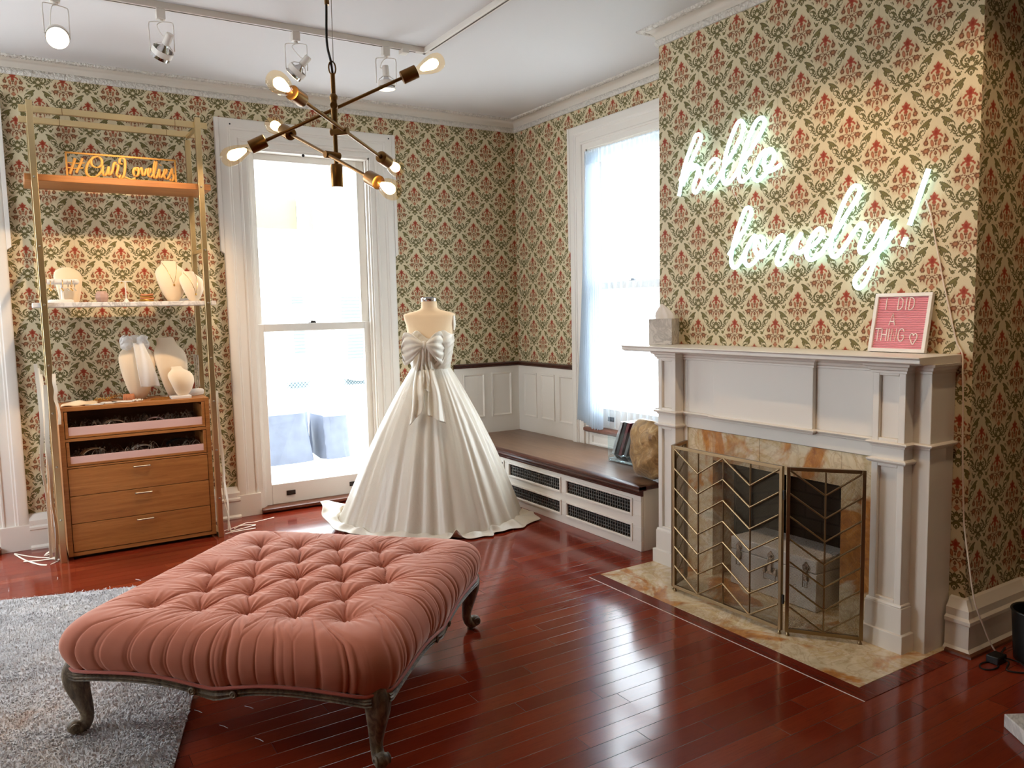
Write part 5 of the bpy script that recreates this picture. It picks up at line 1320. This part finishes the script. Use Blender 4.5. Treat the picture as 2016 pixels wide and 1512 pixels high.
LOVELY = [[(-2.937,1.769),(-2.969,1.807),(-3.010,1.856),(-3.059,1.917),(-3.088,1.978),(-3.078,2.003),(-3.051,2.000),(-3.023,1.951),(-2.987,1.875),(-2.962,1.800),(-2.953,1.741),(-2.961,1.707),(-2.981,1.698),(-3.011,1.718),(-3.047,1.773),(-3.077,1.819),(-3.099,1.845),(-3.118,1.858)], [(-3.082,1.822),(-3.055,1.776),(-3.046,1.735),(-3.061,1.707),(-3.081,1.703),(-3.118,1.724),(-3.154,1.766),(-3.172,1.808),(-3.166,1.839),(-3.142,1.848),(-3.119,1.822),(-3.116,1.782),(-3.135,1.750),(-3.158,1.742),(-3.192,1.759),(-3.231,1.797),(-3.264,1.830),(-3.286,1.842),(-3.300,1.826),(-3.291,1.795),(-3.269,1.751),(-3.258,1.715),(-3.270,1.695),(-3.296,1.706),(-3.334,1.751),(-3.364,1.796),(-3.389,1.823),(-3.406,1.843)], [(-3.389,1.820),(-3.376,1.788),(-3.375,1.763),(-3.391,1.745),(-3.419,1.759),(-3.468,1.776),(-3.501,1.796),(-3.526,1.828),(-3.522,1.849),(-3.504,1.853),(-3.478,1.835),(-3.451,1.797),(-3.435,1.755),(-3.440,1.726),(-3.460,1.709),(-3.486,1.715),(-3.524,1.742),(-3.563,1.791),(-3.605,1.836),(-3.659,1.911),(-3.698,1.963),(-3.720,2.003),(-3.714,2.024),(-3.692,2.030),(-3.666,2.006),(-3.635,1.954),(-3.600,1.873),(-3.578,1.802),(-3.573,1.745),(-3.585,1.717),(-3.608,1.719),(-3.648,1.759),(-3.693,1.820),(-3.723,1.852),(-3.745,1.854),(-3.754,1.832),(-3.742,1.792),(-3.725,1.753),(-3.731,1.726),(-3.758,1.727),(-3.791,1.764),(-3.824,1.812),(-3.856,1.859)], [(-3.863,1.856),(-3.851,1.817),(-3.833,1.768),(-3.810,1.700),(-3.785,1.638),(-3.760,1.592),(-3.731,1.563),(-3.708,1.574),(-3.707,1.606),(-3.735,1.639),(-3.782,1.684),(-3.826,1.726),(-3.867,1.771),(-3.897,1.805)], [(-4.041,2.052),(-3.963,1.826)], [(-3.949,1.773),(-3.934,1.738)]]
def neon(label, strokes, loc):
    r = thing('neon_sign', loc, label, 'neon sign')
    for s in strokes:
        P = [Vector((CX-.036, y, z)) for y, z in s]
        P = smooth_path(P, 5) if len(P) > 2 else P
        t = obj('neon_tube', MB().tube(P, .0105, 10), M['neon'], r, smooth=60)
        Q = [p+Vector((.014, 0, 0)) for p in P]
        obj('acrylic_backing', MB().tube(Q, .0150, 10, nrm=(1,0,0), flat=(1, .30)), M['backing'], t, smooth=60)
    pe = [strokes[0][0], strokes[0][-1], strokes[-1][0], strokes[-1][-1]]
    for y, z in pe[:3]: obj('stand_off', MB().cyl((CX-.0005, y, z), (CX-.026, y, z), .004, n=10), M['chrome'], r)
    return r
neon('glowing white neon word hello in script high on the chimney breast', HELLO, (CX, -2.9, 2.3))
neon('glowing white neon word lovely! in script below and right of the other word', LOVELY, (CX, -3.5, 1.8))
wl = smooth_path([(CX-.006,-2.93,2.135),(CX-.006,-2.95,2.09),(CX-.006,-2.985,2.035),(CX-.008,-3.02,2.015)], 5)
one('sign_wire', MB().tube(wl, .0018, 6), M['clearcord'], 'thin clear wire joining the two neon words', 'wire', (CX,-2.96,2.08))
cbl = smooth_path([(CX-.012,-4.020,1.93),(CX-.006,-4.040,1.863),(CX-.006,-4.059,1.769),(CX-.006,-4.081,1.675),(CX-.006,-4.099,1.589),(CX-.006,-4.134,1.451),(CX-.006,-4.164,1.329),(CX-.008,-4.192,1.274),(CX-.025,-4.205,1.20),
    (CX-.020,-4.208,1.08),(CX-.020,-4.212,.90),(CX-.022,-4.222,.70),(CX-.025,-4.232,.56),(CX-.040,-4.262,.42),(CX-.040,-4.292,.25),(-.455,-4.310,.13),(-.42,-4.325,.05),(-.40,-4.345,.006)], 5)
one('electric_cable', MB().tube(cbl, .0034, 8), M['clearcord'], 'clear electric cable running from the neon exclamation mark down to the floor', 'cord', (CX,-4.2,1.0), smooth=60)
ad = thing('power_adapter', (-.40, -4.38, 0), 'black power adapter with coiled black cable on the floor by the baseboard', 'adapter')
obj('body', MB().box(-.50,-.43,-4.395,-4.345,.001,.034), M['rubber'], ad, bevel=.004)
lpz = [(-.53+.05*math.cos(a), -4.375+.028*math.sin(a), .004) for a in np.linspace(0, 2*PI, 25)[:-1]]
obj('cable', MB().tube(lpz, .0035, 6, closed=True).tube(smooth_path([(-.43,-4.352,.012),(-.47,-4.42,.02),(-.52,-4.44,.006),(-.46,-4.50,.005),(-.42,-4.44,.012),(-.40,-4.36,.006),(-.30,-4.325,.005)], 5), .0035, 6), M['rubber'], ad)
bn = thing('waste_bin', (-.31, -4.455, 0), 'black bin at the right edge of the picture in the dark corner', 'bin')
obj('body', MB().lathe([(.085,.001),(.098,.21),(.093,.21),(.082,.006),(.0,.006)], (-.31,-4.455,0), 32), M['rubber'], bn)
obj('rim', MB().tube([(-.31+.0975*math.cos(a), -4.455+.0975*math.sin(a), .21) for a in np.linspace(0,2*PI,33)[:-1]], .005, 8, closed=True), M['rubber'], bn)
sb = thing('display_stand', (-.98, -4.78, 0), 'white marble slab base just entering the picture at the lower right corner', 'base')
du, dv = Vector((-.068, -.098, 0)).normalized(), Vector((.85, -.52, 0)).normalized(); o0 = Vector((-.966, -4.643, 0)); w = .40
obj('slab', MB().obox(o0+du*w/2+dv*w/2+Vector((0,0,.0255)), du*w/2, dv*w/2, Vector((0,0,.0245))), M['marble'], sb, bevel=.004)
obj('post', MB().lathe([(.05,.05),(.03,.06),(.016,.08),(.016,1.15)], o0+du*.2+dv*.24, 20), M['whitebox'], sb)

# ---------------------------------------------------------------- letter board on the mantel
lb = thing('letter_board', (-.52, -3.93, 1.2715), 'pink felt letter board in a white frame leaning at the right of the mantel', 'letter board')
BWD, BH, LN = .265, .265, .21
UPV = Vector((math.sin(LN), 0, math.cos(LN))); NRM = Vector((-math.cos(LN), 0, math.sin(LN))); OB = Vector((-.520, -3.800, 1.2722))
def LBp(u, v, h): return OB+Vector((0,-1,0))*u+UPV*v+NRM*h
def lbx(m, u0, u1, v0, v1, h0, h1): return m.prism([(u0,v0),(u1,v0),(u1,v1),(u0,v1)], LBp, h0, h1)
f = MB(); fw = .016
lbx(f, 0, BWD, 0, fw, -.006, .014); lbx(f, 0, BWD, BH-fw, BH, -.006, .014); lbx(f, 0, fw, fw, BH-fw, -.006, .014); lbx(f, BWD-fw, BWD, fw, BH-fw, -.006, .014)
obj('frame', f, M['boardframe'], lb, bevel=.0012)
obj('backing_board', lbx(MB(), fw, BWD-fw, fw, BH-fw, -.005, -.001), M['boardframe'], lb)
fe = MB(); nr = 30; hh = (BH-2*fw)/nr
for k in range(nr):
    v = fw+hh*k; fe.prism([(v+.0006,-.001),(v+.0010,.0042),(v+hh*.5,.0056),(v+hh-.0010,.0042),(v+hh-.0006,-.001)], lambda v, h, u: LBp(u, v, h), fw, BWD-fw)
obj('felt', fe, M['felt'], lb, smooth=40)
GLY = {'I': (.30, [[(.5,0),(.5,1)]]), 'D': (.62, [[(.12,0),(.12,1)], [(.12,1),(.45,.98),(.78,.80),(.86,.5),(.78,.2),(.45,.02),(.12,0)]]), 'A': (.62, [[(.02,0),(.5,1),(.98,0)], [(.18,.32),(.82,.32)]]),
       'T': (.60, [[(.5,0),(.5,1)], [(.0,1),(1,1)]]), 'H': (.62, [[(.12,0),(.12,1)], [(.88,0),(.88,1)], [(.12,.5),(.88,.5)]]), 'N': (.62, [[(.12,0),(.12,1),(.88,0),(.88,1)]]),
       'G': (.66, [[(.88,.78),(.72,.95),(.45,1),(.18,.85),(.08,.5),(.18,.15),(.45,0),(.72,.05),(.90,.22),(.90,.46),(.56,.46)]]),
       '<3': (.85, [[(.5,.98-.20),(.40,.96),(.22,1.0),(.05,.84),(.06,.58),(.25,.30),(.5,.02),(.75,.30),(.94,.58),(.95,.84),(.78,1.0),(.60,.96),(.5,.78)]])}
def letter(ch, u, v, H):
    w, st = GLY[ch]; m = MB()
    for s in st:
        P = [LBp(u+x*w*H*.86, v+y*H, .0068) for x, y in s]
        if ch in 'G' and len(ch) == 1 or (ch == 'D' and len(s) > 2): P = smooth_path(P, 4)
        if ch == '<3': P = smooth_path(P, 4)
        m.tube(P, .0023, 6)
    obj('letter' if ch != '<3' else 'heart', m, M['letter'], lb)
for ch_, u, v in (('I', .048, .190), ('D', .108, .190), ('I', .142, .190), ('D', .160, .190), ('A', .080, .120), ('T', .020, .050), ('H', .050, .050), ('I', .080, .050), ('N', .096, .050), ('G', .130, .050)): letter(ch_, u, v, .055)
letter('<3', .186, .036, .048)

# ---------------------------------------------------------------- tissue box
tx = thing('tissue_box', (-.62, -2.50, 1.2715), 'grey marble cube tissue box with a white tissue at the left end of the mantel', 'tissue box')
ta = .5; td = Vector((math.sin(ta), -math.cos(ta), 0)); tb_ = Vector((math.cos(ta), math.sin(ta), 0)); to = Vector((-.652, -2.463, 1.2717)); tw, thh = .139, .152
def TB(a, b, c): return to+td*a+tb_*b+Vector((0,0,c))
bx_ = MB()
for a0, a1, b0, b1 in ((0,tw,0,.008),(0,tw,tw-.008,tw),(0,.008,.008,tw-.008),(tw-.008,tw,.008,tw-.008)): bx_.prism([(a0,b0),(a1,b0),(a1,b1),(a0,b1)], TB, 0, thh)
hole = [(tw/2+.036*math.cos(a), tw/2+.024*math.sin(a)) for a in np.linspace(0, 2*PI, 25)[:-1]]
sq = [(tw/2+tw/2*max(-1,min(1,1.42*math.cos(a))), tw/2+tw/2*max(-1,min(1,1.42*math.sin(a)))) for a in np.linspace(0, 2*PI, 25)[:-1]]
vs = [TB(a,b,thh) for a,b in hole]+[TB(a,b,thh) for a,b in sq]+[TB(a,b,thh-.006) for a,b in hole]
n = 24; bx_.add(vs, [(k,(k+1)%n,n+(k+1)%n,n+k) for k in range(n)]+[(k,(k+1)%n,2*n+(k+1)%n,2*n+k) for k in range(n)])
obj('box', bx_, M['tissuemarble'], tx, smooth=30)
def tis(u, v):
    a = 2*PI*u; w_ = (1-v)**.75
    r = (.040+.010*math.cos(3*a)+.006*math.sin(5*a))*w_*(1+.55*math.sin(PI*v))+.003
    return TB(tw/2+r*math.cos(a)*1.05-.012*v, tw/2+r*math.sin(a)*.55, thh-.012+.100*v+.010*math.sin(2*a)*v*(1-v))
obj('tissue', MB().grid(tis, 36, 14, cu=True), M['tissue'], tx, smooth=70)

# ---------------------------------------------------------------- sheer curtain on the right window
cu = thing('sheer_curtain', (-.03, -1.5, 2.69), 'sheer white curtain with ruffled heading drawn to the left of the right window', 'curtain')
obj('rod', MB().cyl((-.022,-1.045,2.685),(-.022,-1.99,2.685),.006).ball((-.022,-1.045,2.685),.010).ball((-.022,-1.99,2.685),.010), M['white'], cu)
def cfold(s, z): return .012*math.sin(s*62+.6*math.sin(z*2.1))+.006*math.sin(s*131+z*1.3)
def panel(y_top0, y_top1, y_bot0, y_bot1, z0, z1, nu, nv, ph=0, amp=1.0, xb=.03):
    def f(u, v):
        z = z0+(z1-z0)*(1-v); y0_ = y_top0+(y_bot0-y_top0)*v**1.3; y1_ = y_top1+(y_bot1-y_top1)*v**1.3
        y = y0_+(y1_-y0_)*u; hem = .030*math.sin(u*5.0+1.0)*(v > .98)
        return (-xb-.010*v+amp*cfold(u*1.1+ph, z)*(.55+.6*v), y, z+hem*(v > .99))
    return MB().grid(f, nu, nv)
obj('gathered_panel', panel(-1.055, -1.23, -.92, -1.26, .575, 2.672, 90, 40), M['curtain'], cu, smooth=80)
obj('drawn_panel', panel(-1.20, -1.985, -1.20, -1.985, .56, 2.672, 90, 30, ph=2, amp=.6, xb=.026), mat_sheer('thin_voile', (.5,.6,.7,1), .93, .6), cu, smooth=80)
def head_f(u, v):
    y = -1.05-.94*u; z = 2.690-.105*v+.004*math.sin(u*90)*v; return (-.036+.010*math.sin(u*95)*(.3+v)+.004*math.sin(u*211), y, z)
obj('ruffle_heading', MB().grid(head_f, 200, 6), M['curtain'], cu, smooth=80)

# ---------------------------------------------------------------- things on the window seat
def pillow(loc, w, h, d, rot, label):
    r = thing('cushion', loc, label, 'cushion', 'gold cushions on the window seat', rotz=rot)
    def f(u, v):
        a = 2*PI*u; b = PI*(v-.5); cw = math.cos(b)
        x = math.copysign(abs(math.cos(a))**.55, math.cos(a))*abs(cw)**.55*w/2; z = math.copysign(abs(math.sin(b))**.6, math.sin(b))*h/2
        pinch = (1-.55*(abs(2*x/w)**3))*(1-.55*(abs(2*z/h)**3)); y = math.sin(a)*abs(cw)**.8*d/2*pinch+.006*math.sin(17*z/h+9*x/w)
        return (x, y, z+h/2)
    obj('cover', MB().grid(f, 64, 40, cu=True), M['pillow'], r, local=True, smooth=80)
    rows = MB()
    for k in range(2): rows.tube([(w*.46*math.cos(t)*.98, -d*.47*abs(math.sin(t))**.8*(1 if True else 0)*(.92), h*(.36+.30*k)+.004*math.sin(30*t)) for t in np.linspace(.12*PI, .88*PI, 40)], .004, 6)
    obj('gold_trim', rows, M['gold'], r, local=True)
    return r
p1 = pillow((-.50, -2.275, .4165), .32, .375, .15, 1.50, 'gold brocade cushion standing upright at the near end of the window seat')
p2 = pillow((-.235, -2.25, .4165), .34, .40, .13, 1.45, 'second gold cushion half hidden behind the upright one on the window seat')
ao = thing('magazine_holder', (-.25, -1.86, .4135), 'clear acrylic magazine holder with a wavy foil base on the window seat', 'magazine holder')
ax0, ax1, ay0, ay1 = -.325, -.135, -1.665, -1.985
a_ = MB()
for x in (ax0, ax1): a_.prism([(ay0,.418),(ay1,.418),(ay1,.66),(ay0,.60)], mx, x-.002, x+.002)
a_.box(ax0, ax1, ay0-.002, ay0+.002, .418, .60); a_.box(ax0, ax1, (ay0+ay1)/2-.002, (ay0+ay1)/2+.002, .418, .62); a_.box(ax0, ax1, ay0, ay1, .416, .420)
obj('sleeve', a_, M['acrylic'], ao)
def foil(u, v): return (ax0+.004+(ax1-ax0-.008)*u, ay0-.004+(ay1-ay0+.008)*v, .448+.016*math.sin(9*v*PI/2)*math.cos(3*u)+.010*math.sin(7*u+5*v))
fo = MB().grid(foil, 14, 30); fo.box(ax0+.004, ax1-.004, ay0-.004, ay1+.004, .421, .436)
obj('foil_base', fo, M['acr'], ao, smooth=50)
for i, (y, m_, lab) in enumerate(((-1.70,'magsilver','silver patterned magazine leaning first in the clear holder'),(-1.745,'magblack','thin black magazine behind the silver one in the clear holder'),(-1.775,'magred','dark red magazine between the black and grey ones in the clear holder'),(-1.83,'maggrey','grey magazine nearest the gold cushion in the clear holder'))):
    t = .06; m = MB().prism([(y-.016,.466),(y+.012,.466),(y+.012-.10*1.0-.0,.705),(y-.016-.10,.705)], mx, ax0+.012, ax1-.012)
    one('magazine', m, M[m_], lab, 'magazine', (-.23, y, .46), 'magazines in the clear holder', bevel=.002)

# white threads dropped on the boards
for i, (x, y, a, lab) in enumerate([(-3.326,-2.903,2.05,'white thread on the floorboards nearest the rug edge under the ottoman'),(-3.269,-3.074,2.05,'white thread on the dark boards between two others under the ottoman'),(-3.183,-3.239,2.0,'white thread lying farthest forward under the ottoman'),(-3.156,-2.982,2.1,'white thread under the middle of the ottoman front'),
    (-3.715,-.807,1.5,'white thread on the boards in front of the left shelf foot'),(-3.475,-1.161,1.5,'white thread beside the far edge of the rug'),(-3.325,-1.116,2.1,'white thread on the boards behind the pink ottoman')]):
    d = Vector((math.cos(a), math.sin(a), 0))*.022; one('thread_scrap', MB().tube([Vector((x,y,.0012))-d, Vector((x+.002,y,.0016)), Vector((x,y,.0012))+d], .0011, 6), M['whitelint'], lab, 'thread', (x,y,0), 'white threads on the floor')

# ---------------------------------------------------------------- outside
struct('ground_outside', MB().box(-30, 30, .25, 30, -.35, -.3).box(.25, 30, -30, .25, -.35, -.3), M['lawn'])
pr = thing('porch', (-2, 1.4, -.1), 'white painted porch deck outside the tall window', 'porch')
obj('deck', MB().box(-6.2, .1, .22, 2.9, -.12, -.04), M['porch'], pr)
def cover(x0, x1, y0, y1, z1, label):
    def f(u, v):
        a = 2*PI*u; e = .35; cx_, cy_ = (x0+x1)/2, (y0+y1)/2; k = 1-.10*v
        return (cx_+(x1-x0)/2*k*math.copysign(abs(math.cos(a))**e, math.cos(a))+.02*math.sin(7*a+3*v), cy_+(y1-y0)/2*k*math.copysign(abs(math.sin(a))**e, math.sin(a)), -.04+(z1+.04)*v)
    m = MB().grid(f, 48, 8, cu=True); m.add([f(k/48, 1) for k in range(48)], [tuple(range(48))])
    one('furniture_cover', m, M['porchbox'], label, 'covered furniture', ((x0+x1)/2, (y0+y1)/2, -.04), 'covered porch furniture', smooth=60)
cover(-2.10, -1.26, 2.0, 2.7, .47, 'wide slate blue covered porch seat at the left outside the tall window')
cover(-1.16, -.88, 2.0, 2.6, .41, 'narrow slate blue covered porch seat outside the tall window')
pb = thing('porch_beam', (-1.5, 2.3, 2.5), 'pale yellow porch beam panel with a white bracket outside the tall window', 'beam')
obj('panel', MB().box(-3.2, -1.295, 2.2, 2.26, 2.37, 2.68), M['yellow'], pb); obj('bracket', MB().box(-1.29, -1.19, 2.12, 2.28, 2.27, 2.70), M['porch'], pb)
obj('short_panel', MB().box(-1.18, -1.12, 2.2, 2.26, 2.37, 2.68), M['yellow'], pb)
hs = thing('neighbour_house', (1.5, 8.5, 0), 'pale house across the yard seen through the tall window', 'house')
obj('wall', MB().box(-6, 7, 7.06, 11, -.3, 6), M['house'], hs)
def louvre(x0, x1, z0, z1):
    m = MB(); n = max(3, int((z1-z0)/.055))
    for k in range(n):
        z = z0+(z1-z0)*k/n; m.prism([(7.055,z),(7.02,z),(7.03,z+.03),(7.055,z+.03)], lambda y, z, x: (x, y, z), x0, x1)
    obj('shutter', m, M['shutter'], hs)
louvre(.05, .24, 1.66, 1.80); louvre(.90, 1.45, 1.22, 1.80); louvre(.99, 1.45, .70, 1.15); louvre(.06, .24, .84, 1.25)
obj('balcony_rail', MB().box(.92, 1.6, 6.55, 6.59, .70, .73), M['porch'], hs)
obj('balcony_floor', MB().box(.92, 1.6, 6.5, 7.06, .36, .42), M['porch'], hs)
for k in range(8): obj('baluster', MB().box(.94+.085*k, .97+.085*k, 6.56, 6.58, .42, .70), M['porch'], hs)
for x0, x1 in ((-.11, .24), (.88, 1.4)):
    lt = MB(); n = int((x1-x0)/.05)
    for k in range(n):
        a = x0+(x1-x0)*k/n; lt.beam((a,7.03,.25),(a+.11,7.03,.37),.014,.014).beam((a+.11,7.03,.25),(a,7.03,.37),.014,.014)
    obj('lattice_vent', lt, M['shutter'], hs)
h2 = thing('garden_house', (9, -1.0, 0), 'pale building across the street seen through the right window', 'house')
obj('wall', MB().box(9, 12, -6, 8, -.3, 1.9), M['house'], h2); obj('roof', MB().prism([(8.7,1.9),(12.3,1.9),(10.5,3.0)], lambda x, z, y: (x, y, z), -6.2, 8.2), M['shutter'], h2)
